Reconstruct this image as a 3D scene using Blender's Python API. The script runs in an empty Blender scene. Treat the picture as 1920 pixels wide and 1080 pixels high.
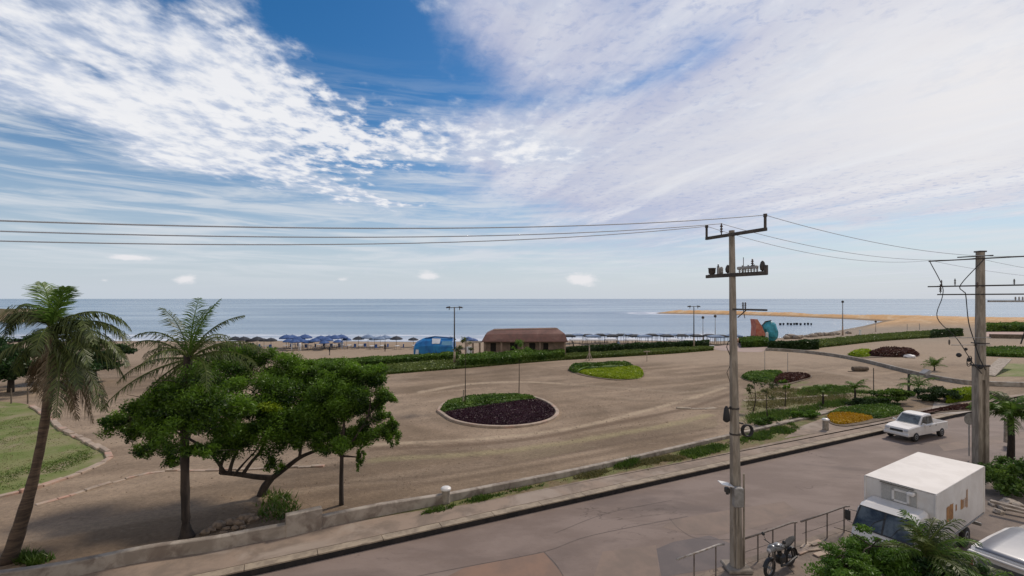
import bpy, bmesh, math, random
import numpy as np
from mathutils import Vector, Matrix, Quaternion
random.seed(7)
S = bpy.context.scene
R = math.radians
H = 9.5          # eye height above the plaza
F = 900.0        # focal length in 1920-wide photo pixels
# ---------------------------------------------------------------- camera
cam_d = bpy.data.cameras.new('camera'); cam = bpy.data.objects.new('camera', cam_d)
S.collection.objects.link(cam); S.camera = cam
cam.location = (0, 0, H); cam.rotation_euler = (R(90), 0, 0)
cam_d.sensor_width = 36; cam_d.lens = 36 * F / 1920; cam_d.shift_y = 20 / 1920
cam_d.clip_start = 0.1; cam_d.clip_end = 60000
# ---------------------------------------------------------------- world
SUN_AZ, SUN_EL = 48, 46
W = bpy.data.worlds.new('World'); S.world = W; W.use_nodes = True
class NT:
    """tiny node-expression helper"""
    def __init__(s, tree): s.t = tree; s.n = tree.nodes; s.l = tree.links
    def node(s, typ, ins=None, **kw):
        n = s.n.new(typ)
        for k, v in kw.items(): setattr(n, k, v)
        for k, v in (ins or {}).items(): s.put(n.inputs[k], v)
        return n
    def put(s, sock, v):
        if isinstance(v, bpy.types.NodeSocket): s.l.new(v, sock)
        elif v is not None:
            if hasattr(v, '__len__') and sock.type == 'RGBA' and len(v) == 3: v = (*v, 1)
            sock.default_value = v
    def m(s, op, a, b=None, c=None, clamp=False):
        n = s.node('ShaderNodeMath', operation=op, use_clamp=clamp)
        s.put(n.inputs[0], a)
        if b is not None: s.put(n.inputs[1], b)
        if c is not None: s.put(n.inputs[2], c)
        return n.outputs[0]
    def comb(s, x, y, z=0.0):
        return s.node('ShaderNodeCombineXYZ', {0: x, 1: y, 2: z}).outputs[0]
    def sep(s, v):
        n = s.node('ShaderNodeSeparateXYZ', {0: v}); return n.outputs
    def noise(s, vec, scale, detail=5, rough=.55, dist=0.0, out=0):
        return s.node('ShaderNodeTexNoise', {'Vector': vec, 'Scale': scale, 'Detail': detail, 'Roughness': rough, 'Distortion': dist}).outputs[out]
    def mix(s, f, a, b, blend='MIX'):
        n = s.node('ShaderNodeMix', data_type='RGBA', blend_type=blend)
        s.put(n.inputs[0], f); s.put(n.inputs[6], a); s.put(n.inputs[7], b)
        return n.outputs[2]
    def step(s, v, a, b, o0=0.0, o1=1.0):
        n = s.node('ShaderNodeMapRange', {0: v, 1: a, 2: b, 3: o0, 4: o1}, interpolation_type='SMOOTHSTEP')
        return n.outputs[0]
def build_sky():
    k = NT(W.node_tree); k.n.clear()
    d = k.node('ShaderNodeTexCoord').outputs['Generated']
    x, y, z = k.sep(d)
    az = k.m('ARCTAN2', x, y); el = k.m('ARCSINE', z)
    zc = k.m('ADD', k.m('MAXIMUM', z, 0.0), 0.035)
    qx = k.m('DIVIDE', x, zc); qy = k.m('DIVIDE', y, zc)
    def bumps(lst, ax, ey):
        tot = None; vv = k.comb(ax, ey, 0.0)
        for (u, v, ru, rv, ang, amp) in lst:
            a0 = math.atan((u-960)/F); e0 = math.atan((560-v)/F*math.cos(a0))
            ku = math.cos(a0)**2
            mp = k.node('ShaderNodeMapping', {'Vector': vv, 'Location': (a0, e0, 0), 'Rotation': (0, 0, R(ang)), 'Scale': (1.9*ru/F*ku, 1.9*rv/F*math.cos(a0), 1)}, vector_type='TEXTURE').outputs[0]
            g = k.m('MULTIPLY', k.node('ShaderNodeTexGradient', {0: mp}, gradient_type='QUADRATIC_SPHERE').outputs[0], amp*1.25)
            tot = g if tot is None else k.m('ADD', tot, g)
        return tot
    # gentle domain warp shared by the masks
    wv = k.noise(k.comb(k.m('MULTIPLY', qx, 1.0), k.m('MULTIPLY', qy, .6), 1.0), 1.6, 4, .6, 0, 1)
    wx, wy, wz = k.sep(wv)
    azw = k.m('ADD', az, k.m('MULTIPLY', k.m('SUBTRACT', wx, .5), .22))
    elw = k.m('ADD', el, k.m('MULTIPLY', k.m('SUBTRACT', wy, .5), .13))
    # clear sky: Nishita, graded by elevation
    sky = k.node('ShaderNodeTexSky', sky_type='NISHITA', sun_disc=False, sun_elevation=R(SUN_EL), sun_rotation=R(SUN_AZ),
                 altitude=0, air_density=1.0, dust_density=0.6, ozone_density=2.2).outputs[0]
    sky = k.mix(1.0, sky, (1, 1, 1), 'MULTIPLY')
    hs = k.node('ShaderNodeHueSaturation', {'Saturation': 1.42, 'Value': SKY_VAL, 'Color': sky}).outputs[0]
    hz = k.step(el, R(-2), R(27), 1, 0)
    hz = k.m('POWER', hz, 2.2)
    hs = k.mix(k.m('MULTIPLY', hz, .93), hs, tuple(c*10 for c in (.57, .635, .725)))
    # ---- left altocumulus
    n1 = k.noise(k.comb(qx, k.m('MULTIPLY', qy, .7), 3.1), 3.6, 9, .60, .12)
    n2 = k.noise(k.comb(qx, k.m('MULTIPLY', qy, .75), 7.7), 11.0, 5, .55, .1)
    puffz = bumps([(560, 230, 260, 110, -18, 1.0), (700, 280, 200, 80, -15, .8)], az, el)
    nA = k.m('ADD', k.m('ADD', k.m('MULTIPLY', n1, .74), k.m('MULTIPLY', n2, .26)), k.m('MULTIPLY', k.m('SUBTRACT', n2, .52), k.m('MULTIPLY', puffz, 1.05)))
    cov = bumps([(230, 215, 520, 85, -13, .40), (620, 350, 330, 40, -14, .30), (60, 30, 420, 120, -20, .16), (350, 60, 170, 210, 35, .27),
                 (480, 215, 160, 60, -20, .20), (720, 260, 170, 80, -25, .16), (540, 160, 90, 60, 0, .06), (660, 55, 170, 95, -30, -.34), (770, 140, 90, 45, -40, -.26),
                 (130, 350, 420, 46, -8, -.34), (80, 100, 120, 12, -14, -.12), (600, 235, 130, 50, -20, .20), (690, 300, 120, 40, -15, .14), (800, 290, 120, 50, -15, .16), (470, 120, 110, 70, 20, .16), (400, 300, 200, 40, -8, .12), (560, 175, 60, 40, -20, .1), (310, 20, 60, 60, 20, -.22), (800, 345, 160, 20, -8,-.25), (560, 330, 90, 14, -10, -.10), (760, 375, 150, 10, -8, .30), (120, 120, 130, 30, -18, -.20), (900, 400, 260, 40, -5, -.12),
                 (230, 290, 240, 40, -8, .12), (980, 290, 220, 70, -20, .30)], azw, elw)
    covA = k.m('ADD', k.m('ADD', nA, cov), k.step(el, R(13), R(19), -.25, .0))
    aA = k.step(covA, .47, .80)
    # ---- right veil
    cv = bumps([(1540, 120, 560, 300, -6, .80), (1250, 340, 420, 110, 8, .52), (1900, 200, 420, 240, 0, .6), (980, 40, 210, 140, -30, .56),
                (860, 170, 80, 80, -40, -.25), (1010, 175, 130, 45, 20, -.16), (1290, 100, 100, 40, 25, -.16), (1170, 155, 190, 36, 20, -.26), (990, 190, 60, 30, 0, -.14), (1040, 250, 300, 60, -5, .30), (820, 120, 60, 100, -30, .18), (930, 250, 100, 40, -10, .2), (640, 40, 200, 120, 0, -.5),
                (1000, 300, 200, 70, -10, .25), (1850, 430, 340, 40, 4, -.62), (1560, 420, 200, 26, 6, -.2), (980, 395, 130, 30, 0, -.2)], azw, elw)
    n3 = k.noise(k.comb(k.m('ADD', qx, k.m('MULTIPLY', qy, .33)), k.m('MULTIPLY', qy, .22), 11.0), 2.4, 7, .58, .25)
    n4 = k.noise(k.comb(qx, qy, 5.0), 16.0, 5, .65, .4)
    vB = k.m('ADD', k.m('ADD', cv, k.m('MULTIPLY', k.m('SUBTRACT', n3, .5), .65)), k.m('MULTIPLY', k.m('SUBTRACT', n4, .5), .22))
    aB = k.m('MAXIMUM', k.step(vB, .02, .58), k.step(y, -.05, -.5, 0, .85))  # second term: unseen cloud added behind the camera to warm the ambient light
    # ---- low haze streaks over the sea
    n5 = k.noise(k.comb(k.m('MULTIPLY', az, 2.2), k.m('MULTIPLY', el, 26), 2.0), 2.0, 6, .6, .5)
    aC = k.m('MULTIPLY', k.step(n5, .38, .66), k.m('MULTIPLY', k.step(el, R(.3), R(5), 0, 1), k.step(el, R(13), R(27), 1, 0)))
    # ---- small cumulus puffs near the horizon
    nP = k.noise(k.comb(k.m('MULTIPLY', az, 10), k.m('MULTIPLY', el, 22), 4.0), 3.0, 6, .62, .2)
    pf = bumps([(803, 516, 34, 12, 0, .75), (1092, 524, 38, 15, -6, .95), (245, 482, 62, 9, 0, .75), (642, 524, 22, 9, 0, .5), (350, 524, 34, 13, 0, .7), (196, 526, 18, 7, 0, .45)], az, el)
    aP = k.step(k.m('ADD', pf, k.m('MULTIPLY', k.m('SUBTRACT', nP, .5), .9)), .28, .70)
    def c10(*c): return tuple(v*10 for v in c)
    # cloud brightness
    shA = k.step(k.m('ADD', k.m('MULTIPLY', k.m('SUBTRACT', covA, .5), .8), k.m('MULTIPLY', k.m('SUBTRACT', n2, .5), 1.2)), -.06, .52)
    colA = k.mix(shA, c10(.50, .57, .72), c10(.90, .90, .92))
    lift = bumps([(1850, 150, 620, 330, 0, 1.0)], az, el)
    thick = k.step(vB, .25, 1.2)
    colB = k.mix(thick, c10(.46, .49, .66), c10(.71, .715, .77))
    colB = k.mix(k.m('MULTIPLY', lift, .9), colB, c10(.86, .835, .835))
    colB = k.mix(k.m('MULTIPLY', k.step(n3, .40, .70), .55), colB, c10(.87, .875, .90))
    colB = k.mix(k.m('MULTIPLY', k.step(n4, .50, .30), k.m('MULTIPLY', k.step(thick, .95, .3), .5)), colB, c10(.36, .43, .64))
    colB = k.mix(k.step(y, .05, -.35), colB, c10(.84, .76, .68))  # warm colour of the added cloud behind the camera, lights camera-facing sides
    o = k.mix(k.m('MULTIPLY', aC, .72), hs, c10(.70, .735, .78))
    o = k.mix(k.m('MULTIPLY', aB, .93), o, colB)
    o = k.mix(k.m('MULTIPLY', aA, .93), o, colA)
    o = k.mix(k.m('MULTIPLY', aP, .8), o, c10(.86, .84, .86))
    bg = k.node('ShaderNodeBackground', {'Color': o, 'Strength': 0.1})
    k.l.new(bg.outputs[0], k.node('ShaderNodeOutputWorld').inputs[0])
    return k
SKY_VAL = 0.95
build_sky()
# ---------------------------------------------------------------- sun
sd = bpy.data.lights.new('sun', 'SUN'); so = bpy.data.objects.new('sun', sd); S.collection.objects.link(so)
sd.energy = 2.8; sd.angle = R(8); sd.color = (1, .89, .76)
so.rotation_euler = Vector((math.sin(R(SUN_AZ))*math.cos(R(SUN_EL)), math.cos(R(SUN_AZ))*math.cos(R(SUN_EL)), math.sin(R(SUN_EL)))).to_track_quat('Z', 'Y').to_euler()
S.view_settings.view_transform = 'Standard'; S.view_settings.look = 'None'; S.view_settings.exposure = 0; S.view_settings.gamma = 1
W.cycles.sampling_method = 'MANUAL'; W.cycles.sample_map_resolution = 256
S.cycles.use_denoising = True; S.cycles.max_bounces = 6; S.cycles.transparent_max_bounces = 16
# ---------------------------------------------------------------- helpers
rng = np.random.default_rng(11)
def G(u, v, z=0.0):
    y = (H - z) * F / (v - 560.0); return ((u - 960.0) / F * y, y, z)
def P(u, v, y):
    return ((u - 960.0) / F * y, y, H - (v - 560.0) / F * y)
def gxy(lst, z=0.0): return [G(u, v, z)[:2] for u, v in lst]
def mat(name, c1, c2=None, rough=.8, scale=4.0, bump=0.0, bscale=30.0, metal=0.0, coords='Object', stretch=(1, 1, 1), c3=None, s3=.6, spec=None, lo=.38, hi=.62, detail=6, coat=0.0, crack=0.0, cs=.5):
    m = bpy.data.materials.new(name); m.use_nodes = True
    k = NT(m.node_tree); k.n.clear()
    b = k.node('ShaderNodeBsdfPrincipled', {'Roughness': rough, 'Metallic': metal})
    if spec is not None: b.inputs['Specular IOR Level'].default_value = spec
    if coat: b.inputs['Coat Weight'].default_value = coat; b.inputs['Coat Roughness'].default_value = .08
    if coords == 'World': vec = k.node('ShaderNodeNewGeometry').outputs['Position']
    else: vec = k.node('ShaderNodeTexCoord').outputs[coords]
    if stretch != (1, 1, 1): vec = k.node('ShaderNodeMapping', {'Vector': vec, 'Scale': stretch}).outputs[0]
    col = tuple(c1)
    if c2 is not None:
        n = k.noise(vec, scale, detail, .62, .3)
        col = k.mix(k.step(n, lo, hi), tuple(c1), tuple(c2))
    if c3 is not None:
        n = k.noise(vec, s3, 5, .6, .6)
        col = k.mix(k.step(n, .50, .66), col, tuple(c3))
    if crack:
        rn = k.noise(vec, cs, 4, .55, .4); ln = k.m('ABSOLUTE', k.m('SUBTRACT', rn, .5)); gate = k.step(k.noise(vec, cs*.6, 3, .5), .48, .58)
        col = k.mix(k.m('MULTIPLY', k.m('MULTIPLY', k.step(ln, .006, .0), gate), crack), col, tuple(v*.4 for v in c1)); sp = k.noise(vec, 9.0, 4, .7)
        col = k.mix(k.m('MULTIPLY', k.step(sp, .56, .72), .35), col, tuple(v*.62 for v in c1)); col = k.mix(k.m('MULTIPLY', k.step(k.noise(vec, 17.0, 3, .7), .60, .74), .35), col, tuple(min(1, v*1.5) for v in c1))
    k.put(b.inputs['Base Color'], col)
    if bump:
        bn = k.node('ShaderNodeBump', {'Strength': bump, 'Distance': .02, 'Height': k.noise(vec, bscale, 6, .6)}).outputs[0]
        k.l.new(bn, b.inputs['Normal'])
    k.l.new(b.outputs[0], k.node('ShaderNodeOutputMaterial').inputs[0])
    return m
def leafmat(name, dark, light, trans=.30):
    m = bpy.data.materials.new(name); m.use_nodes = True
    k = NT(m.node_tree); k.n.clear()
    t = k.node('ShaderNodeAttribute', attribute_name='tint').outputs['Fac']
    col = k.mix(t, tuple(dark), tuple(light))
    d = k.node('ShaderNodeBsdfDiffuse', {'Color': col}).outputs[0]
    tr = k.node('ShaderNodeBsdfTranslucent', {'Color': col}).outputs[0]
    gl = k.node('ShaderNodeBsdfGlossy', {'Color': (.8, .8, .8, 1), 'Roughness': .45}).outputs[0]
    s = k.node('ShaderNodeMixShader', {0: trans, 1: d, 2: tr}).outputs[0]
    s = k.node('ShaderNodeMixShader', {0: .03, 1: s, 2: gl}).outputs[0]
    k.l.new(s, k.node('ShaderNodeOutputMaterial').inputs[0])
    return m
class MB:
    """collects shapes that become ONE mesh object"""
    def __init__(s): s.v = []; s.f = []; s.mi = []; s.cur = 0; s.tint = []
    def add(s, vs, fs):
        o = len(s.v); s.v += [tuple(p) for p in vs]
        for f in fs: s.f.append(tuple(i + o for i in f)); s.mi.append(s.cur)
        return s
    def box(s, x0, x1, y0, y1, z0, z1, bev=0.0, rot=None, at=None):
        if bev:
            b = bev; pts = []
            for z, i in ((z0, b), (z0 + b, 0), (z1 - b, 0), (z1, b)):
                pts += [(x0+i+b*(not i), y0+i, z), (x1-i-b*(not i), y0+i, z), (x1-i, y0+i+b*(not i), z), (x1-i, y1-i-b*(not i), z),
                        (x1-i-b*(not i), y1-i, z), (x0+i+b*(not i), y1-i, z), (x0+i, y1-i-b*(not i), z), (x0+i, y0+i+b*(not i), z)]
            fs = [tuple(range(7, -1, -1)), tuple(range(24, 32))]
            for r in range(3):
                for j in range(8): fs.append((r*8+j, r*8+(j+1) % 8, r*8+8+(j+1) % 8, r*8+8+j))
        else:
            pts = [(x, y, z) for z in (z0, z1) for x, y in ((x0, y0), (x1, y0), (x1, y1), (x0, y1))]
            fs = [(3, 2, 1, 0), (4, 5, 6, 7), (0, 1, 5, 4), (1, 2, 6, 5), (2, 3, 7, 6), (3, 0, 4, 7)]
        if rot is not None or at is not None:
            M = Matrix.Translation(at or (0, 0, 0)) @ (rot.to_4x4() if rot is not None else Matrix.Identity(4))
            pts = [tuple(M @ Vector(p)) for p in pts]
        return s.add(pts, fs)
    def tube(s, path, rad, n=8, cap=True):
        path = [Vector(p) for p in path]
        if not hasattr(rad, '__len__'): rad = [rad] * len(path)
        rings = []; up = Vector((0.013, 0.02, 1))
        for i, p in enumerate(path):
            t = (path[min(i+1, len(path)-1)] - path[max(i-1, 0)]).normalized()
            a = t.cross(up)
            if a.length < .05: a = t.cross(Vector((0, 1, 0)))
            a.normalize(); b = t.cross(a)
            if rings and a.dot(pa) < 0: a = -a; b = -b
            pa = a
            rings.append([p + (a*math.cos(2*math.pi*j/n) + b*math.sin(2*math.pi*j/n))*rad[i] for j in range(n)])
        fs = []
        for i in range(len(path)-1):
            for j in range(n): fs.append((i*n+j, i*n+(j+1) % n, (i+1)*n+(j+1) % n, (i+1)*n+j))
        if cap: fs += [tuple(range(n-1, -1, -1)), tuple((len(path)-1)*n+j for j in range(n))]
        return s.add([q for r in rings for q in r], fs)
    def lathe(s, prof, c=(0, 0, 0), n=16):
        pts = [(c[0]+r*math.cos(2*math.pi*j/n), c[1]+r*math.sin(2*math.pi*j/n), c[2]+z) for r, z in prof for j in range(n)]
        fs = [(i*n+j, i*n+(j+1) % n, (i+1)*n+(j+1) % n, (i+1)*n+j) for i in range(len(prof)-1) for j in range(n)]
        fs += [tuple(range(n-1, -1, -1)), tuple((len(prof)-1)*n+j for j in range(n))]
        return s.add(pts, fs)
    def prism(s, poly, z0, z1):
        n = len(poly)
        pts = [(x, y, z0) for x, y in poly] + [(x, y, z1) for x, y in poly]
        return s.add(pts, [tuple(range(n-1, -1, -1)), tuple(range(n, 2*n))] + [(i, (i+1) % n, n+(i+1) % n, n+i) for i in range(n)])
    def wheel(s, c, r, w, n=20, axis='y'):
        prof = [(r*.55, -w/2), (r*.93, -w/2), (r, -w*.3), (r, w*.3), (r*.93, w/2), (r*.55, w/2)]
        o = len(s.v); s.lathe(prof, (0, 0, 0), n)
        for i in range(o, len(s.v)):
            x, y, z = s.v[i]; s.v[i] = (c[0]+x, c[1]+z, c[2]+y)
        return s
    def rows(s, rws, close=False):
        """skin a list of equal-length rows of points"""
        n = len(rws[0]); fs = []
        for i in range(len(rws)-1):
            for j in range(n if close else n-1): fs.append((i*n+j, i*n+(j+1) % n, (i+1)*n+(j+1) % n, (i+1)*n+j))
        return s.add([p for r in rws for p in r], fs)
    def build(s, name, m, parent=None, smooth=False, loc=None):
        me = bpy.data.meshes.new(name); me.from_pydata(s.v, [], s.f); me.update()
        for mm in (m if isinstance(m, (list, tuple)) else [m]): me.materials.append(mm)
        if any(s.mi): me.polygons.foreach_set('material_index', s.mi)
        bm = bmesh.new(); bm.from_mesh(me); bmesh.ops.recalc_face_normals(bm, faces=bm.faces); bm.to_mesh(me); bm.free()
        if smooth: me.shade_smooth()
        o = bpy.data.objects.new(name, me); S.collection.objects.link(o)
        if parent: o.parent = parent
        if loc: o.location = loc
        return o
def fastmesh(name, V, quads, m, parent=None, tint=None, loc=None, extra=None, smooth=False):
    """V (n,3), quads (k,3|4) as numpy, optional per-vertex float"""
    me = bpy.data.meshes.new(name); V = np.asarray(V, np.float32); Q = np.asarray(quads, np.int32)
    me.vertices.add(len(V)); me.vertices.foreach_set('co', V.ravel())
    me.loops.add(Q.size); me.loops.foreach_set('vertex_index', Q.ravel())
    me.polygons.add(len(Q)); me.polygons.foreach_set('loop_start', np.arange(0, Q.size, Q.shape[1], dtype=np.int32))
    me.update(calc_edges=True)
    if tint is not None: me.attributes.new('tint', 'FLOAT', 'POINT').data.foreach_set('value', np.asarray(tint, np.float32))
    for nm, arr in (extra or {}).items():
        me.attributes.new(nm, 'FLOAT_VECTOR', 'POINT').data.foreach_set('vector', np.asarray(arr, np.float32).ravel())
    me.materials.append(m)
    if smooth: me.shade_smooth()
    o = bpy.data.objects.new(name, me); S.collection.objects.link(o)
    if parent: o.parent = parent
    if loc: o.location = loc
    return o
def tag(o, label=None, cat=None, group=None, kind=None):
    if label: o['label'] = label
    if cat: o['category'] = cat
    if group: o['group'] = group
    if kind: o['kind'] = kind
    return o
def empty(name, loc, rz=0.0, label=None, cat=None, group=None):
    o = bpy.data.objects.new(name, None); S.collection.objects.link(o); o.location = loc; o.rotation_euler.z = rz
    return tag(o, label, cat, group)
def copy_tree(o, parent=None):
    c = o.copy(); S.collection.objects.link(c)
    if parent: c.parent = parent
    for ch in list(o.children): copy_tree(ch, c)
    return c
ORD = 'first second third fourth fifth sixth seventh eighth ninth tenth eleventh twelfth thirteenth fourteenth fifteenth sixteenth seventeenth eighteenth nineteenth twentieth'.split()
# distances / noise in numpy
def seg_dist(X, Y, pts, closed=False):
    d = np.full(X.shape, 1e9); n = len(pts)
    for i in range(n if closed else n-1):
        (ax, ay), (bx, by) = pts[i], pts[(i+1) % n]
        L = (bx-ax)**2 + (by-ay)**2
        t = np.clip(((X-ax)*(bx-ax) + (Y-ay)*(by-ay)) / max(L, 1e-9), 0, 1)
        d = np.minimum(d, np.hypot(X-ax-t*(bx-ax), Y-ay-t*(by-ay)))
    return d
def inside(X, Y, pts):
    c = np.zeros(X.shape, bool); n = len(pts)
    for i in range(n):
        (ax, ay), (bx, by) = pts[i], pts[(i+1) % n]
        if ay == by: continue
        c ^= ((ay > Y) != (by > Y)) & (X < (bx-ax)*(Y-ay)/(by-ay) + ax)
    return c
_p = rng.random((256, 256))
def vnoise(x, y):
    xi = np.floor(x).astype(int); yi = np.floor(y).astype(int); fx = x-xi; fy = y-yi
    fx = fx*fx*(3-2*fx); fy = fy*fy*(3-2*fy); a = _p[xi % 256, yi % 256]; b = _p[(xi+1) % 256, yi % 256]
    c = _p[xi % 256, (yi+1) % 256]; d = _p[(xi+1) % 256, (yi+1) % 256]
    return (a*(1-fx)+b*fx)*(1-fy)+(c*(1-fx)+d*fx)*fy
def fbm(x, y, o=4):
    r = 0; a = .5; t = 0
    for i in range(o): r = r + a*vnoise(x*2**i+i*17.3, y*2**i+i*9.1); t += a; a *= .55
    return r/t
def smooth(x, a, b):
    t = np.clip((x-a)/(b-a), 0, 1); return t*t*(3-2*t)
def curve(pts, n=8):
    """Catmull-Rom through points (2 or 3 components)"""
    p = [np.array(q, float) for q in pts]; p = [2*p[0]-p[1]] + p + [2*p[-1]-p[-2]]; o = []
    for i in range(1, len(p)-2):
        for j in range(n):
            t = j/n
            o.append(tuple(.5*(2*p[i] + (p[i+1]-p[i-1])*t + (2*p[i-1]-5*p[i]+4*p[i+1]-p[i+2])*t*t + (3*p[i]-p[i-1]-3*p[i+1]+p[i+2])*t**3)))
    o.append(tuple(p[-2])); return o
def ribbon(pts, off0, off1):
    """left/right offset polylines of a 2D path"""
    a = []; b = []
    for i, p in enumerate(pts):
        q = pts[min(i+1, len(pts)-1)]; r = pts[max(i-1, 0)]
        dx, dy = q[0]-r[0], q[1]-r[1]; L = math.hypot(dx, dy) or 1; nx, ny = -dy/L, dx/L
        a.append((p[0]+nx*off0, p[1]+ny*off0)); b.append((p[0]+nx*off1, p[1]+ny*off1))
    return a, b
def wall_strip(mb, pts, w, z0, z1, z1b=None, bev=.03):
    """low wall / kerb along a path; z1 may be list"""
    n = len(pts); zs = z1 if hasattr(z1, '__len__') else [z1]*n
    a, b = ribbon(pts, -w/2, w/2); ai, bi = ribbon(pts, -w/2+bev, w/2-bev)
    rws = [[(a[i][0], a[i][1], z0), (a[i][0], a[i][1], zs[i]-bev), (ai[i][0], ai[i][1], zs[i]), (bi[i][0], bi[i][1], zs[i]),
            (b[i][0], b[i][1], zs[i]-bev), (b[i][0], b[i][1], z0)] for i in range(n)]
    o = len(mb.v); mb.rows(rws); mb.f += [tuple(o+j for j in range(6)), tuple(o+(n-1)*6+j for j in (5, 4, 3, 2, 1, 0))]; mb.mi += [mb.cur]*2
# leaves
def leaf_quads(C, size, aspect=.45, flat=.0, seed=0, tint=None, jitter=.35, droop=0.0):
    """C (n,3) centres -> random oriented leaf-shaped quads"""
    r = np.random.default_rng(seed); n = len(C)
    d = r.normal(size=(n, 3)); d[:, 2] = d[:, 2]*(1-flat) - droop; d /= np.linalg.norm(d, axis=1)[:, None]
    e = r.normal(size=(n, 3)); e[:, 2] *= (1-flat); e -= (e*d).sum(1)[:, None]*d; e /= np.linalg.norm(e, axis=1)[:, None]
    s = size*(1+jitter*r.normal(size=n)).clip(.4, 2)[:, None]
    V = np.empty((n, 4, 3)); V[:, 0] = C-d*s*.5; V[:, 1] = C+e*s*aspect*.5; V[:, 2] = C+d*s*.5; V[:, 3] = C-e*s*aspect*.5
    T = (r.random(n)*.45 + .1) if tint is None else np.clip(tint + r.normal(size=n)*.12, 0, 1)
    return V.reshape(-1, 3), np.arange(4*n).reshape(n, 4), np.repeat(T, 4)
def blob_points(blobs, n, seed=0, shell=.55):
    """blobs: (x,y,z,rx,ry,rz); returns points + per-point tint (clump random, lighter towards the top)"""
    r = np.random.default_rng(seed); B = np.array(blobs, float); w = (B[:, 3]*B[:, 4]*B[:, 5])**.66; w /= w.sum()
    idx = r.choice(len(B), n, p=w); d = r.normal(size=(n, 3)); d /= np.linalg.norm(d, axis=1)[:, None]
    rad = (shell + (1-shell)*r.random(n)**.6)*(1+.10*r.normal(size=n)); rad = np.where(r.random(n) < .3, rad*r.random(n)**.33, rad)
    C = B[idx, :3] + d*rad[:, None]*B[idx, 3:6]
    ct = r.random(len(B))
    return C, np.clip(.25 + .5*(ct[idx]-.3) + .25*(d[:, 2]), 0, 1)  # tint varies by clump and rises towards each clump's top
def subclumps(blobs, per, seed, fr=.42, flatc=True):
    """break big ellipsoids into many small clumps with gaps between them"""
    r = np.random.default_rng(seed); o = []
    for (x, y, z, a, b, c) in blobs:
        for _ in range(per):
            d = r.normal(size=3); d /= np.linalg.norm(d); q = .45+.55*r.random()
            s = fr*(.6+.8*r.random())
            o.append((x+d[0]*a*q, y+d[1]*b*q, z+d[2]*c*q, a*s, b*s, (c*s*.75 if flatc else (a+c)*.5*s)))
    return o
def foliage(name, blobs, n, size, m, parent=None, seed=0, aspect=.5, flat=0, shell=.3, loc=None, droop=0):
    C, t = blob_points(blobs, n, seed, shell)
    V, Q, T = leaf_quads(C, size, aspect, flat, seed+1, t, droop=droop)
    return fastmesh(name, V, Q, m, parent, T, loc)
def grass_patch(name, poly, n, h, m, seed=0, z=0.0, w=.035, hv=.5, lean=.5, feather=.9):
    r = np.random.default_rng(seed); A = np.array(poly); lo, hi = A.min(0), A.max(0); pts = np.zeros((0, 2))
    while len(pts) < n:
        q = r.random((n, 2))*(hi-lo)+lo; pts = np.vstack([pts, q[inside(q[:, 0], q[:, 1], poly)]])
    pts = pts[:n]; dn = fbm(pts[:, 0]*.7+3, pts[:, 1]*.7+8, 3); ed = seg_dist(pts[:, 0], pts[:, 1], poly, True); keep = r.random(n) < (smooth(dn, .25, .5)*.85+.15)*smooth(ed+(dn-.5)*1.2*feather, 0, feather); pts = pts[keep]; dn = dn[keep]; n = len(pts)
    hh = h*(1-hv+2*hv*r.random(n))*(.5+dn); a = r.random(n)*6.283; ln = r.normal(size=(n, 2))*lean*hh[:, None]
    V = np.empty((n, 3, 3)); V[:, 0, :2] = pts+np.stack([np.cos(a), np.sin(a)], 1)*w; V[:, 1, :2] = pts-np.stack([np.cos(a), np.sin(a)], 1)*w
    V[:, 2, :2] = pts+ln; V[:, :2, 2] = z; V[:, 2, 2] = z+hh
    t = np.clip(fbm(pts[:, 0]*1.5, pts[:, 1]*1.5, 3)*1.2-.2+.2*r.normal(size=n), 0, 1)
    return fastmesh(name, V.reshape(-1, 3), np.arange(3*n).reshape(n, 3), m, None, np.repeat(t, 3))
# ---------------------------------------------------------------- materials
M = {}
M['concrete'] = mat('weathered_concrete', (.30, .26, .215), (.20, .17, .14), .9, 2.5, .4, 25, c3=(.36, .33, .29), s3=.9)
M['wallcon'] = mat('whitewashed_concrete', (.37, .32, .265), (.25, .21, .17), .9, 1.6, .4, 18, c3=(.19, .15, .12), s3=1.3, coords='World')
M['kerb'] = mat('kerb_concrete', (.34, .275, .20), (.22, .175, .13), .9, 1.8, .4, 20, coords='World')
M['kerbface'] = mat('dark_kerb_face', (.010, .009, .009), (.025, .02, .018), .85, 3, .3, 20, coords='World')  # near-black colour for the side of the kerb facing the road
M['pave'] = mat('pavement_slabs', (.28, .21, .158), (.19, .145, .11), .92, .8, .3, 30, coords='World', c3=(.31, .25, .20), s3=.35)
M['polecon'] = mat('pole_concrete', (.34, .295, .24), (.20, .17, .135), .9, 2, .3, 25, stretch=(3, 3, .5))
M['iron'] = mat('dark_iron', (.03, .027, .025), (.07, .055, .045), .7, 6)
M['armwood'] = mat('crossarm_wood', (.05, .043, .038), (.09, .075, .06), .85, 5)
M['porcelain'] = mat('insulator_glaze', (.05, .035, .03), (.09, .06, .05), .3, 4)
M['greypor'] = mat('grey_insulator', (.25, .24, .23), (.35, .33, .3), .4, 4)
M['wire'] = mat('aluminium_wire', (.40, .43, .47), None, .6)
M['blackwire'] = mat('black_cable', (.02, .02, .02), None, .7)
M['galv'] = mat('galvanised_steel', (.34, .33, .32), (.24, .23, .22), .55, 5, metal=.3)
M['rail'] = mat('painted_rail', (.42, .39, .36), (.25, .2, .16), .6, 8)
M['railpost'] = mat('rusty_post', (.12, .10, .09), (.2, .16, .13), .8, 8)
M['white'] = mat('white_vehicle_paint', (.74, .71, .68), (.66, .63, .595), .32, 1.2, coat=.2)
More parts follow.
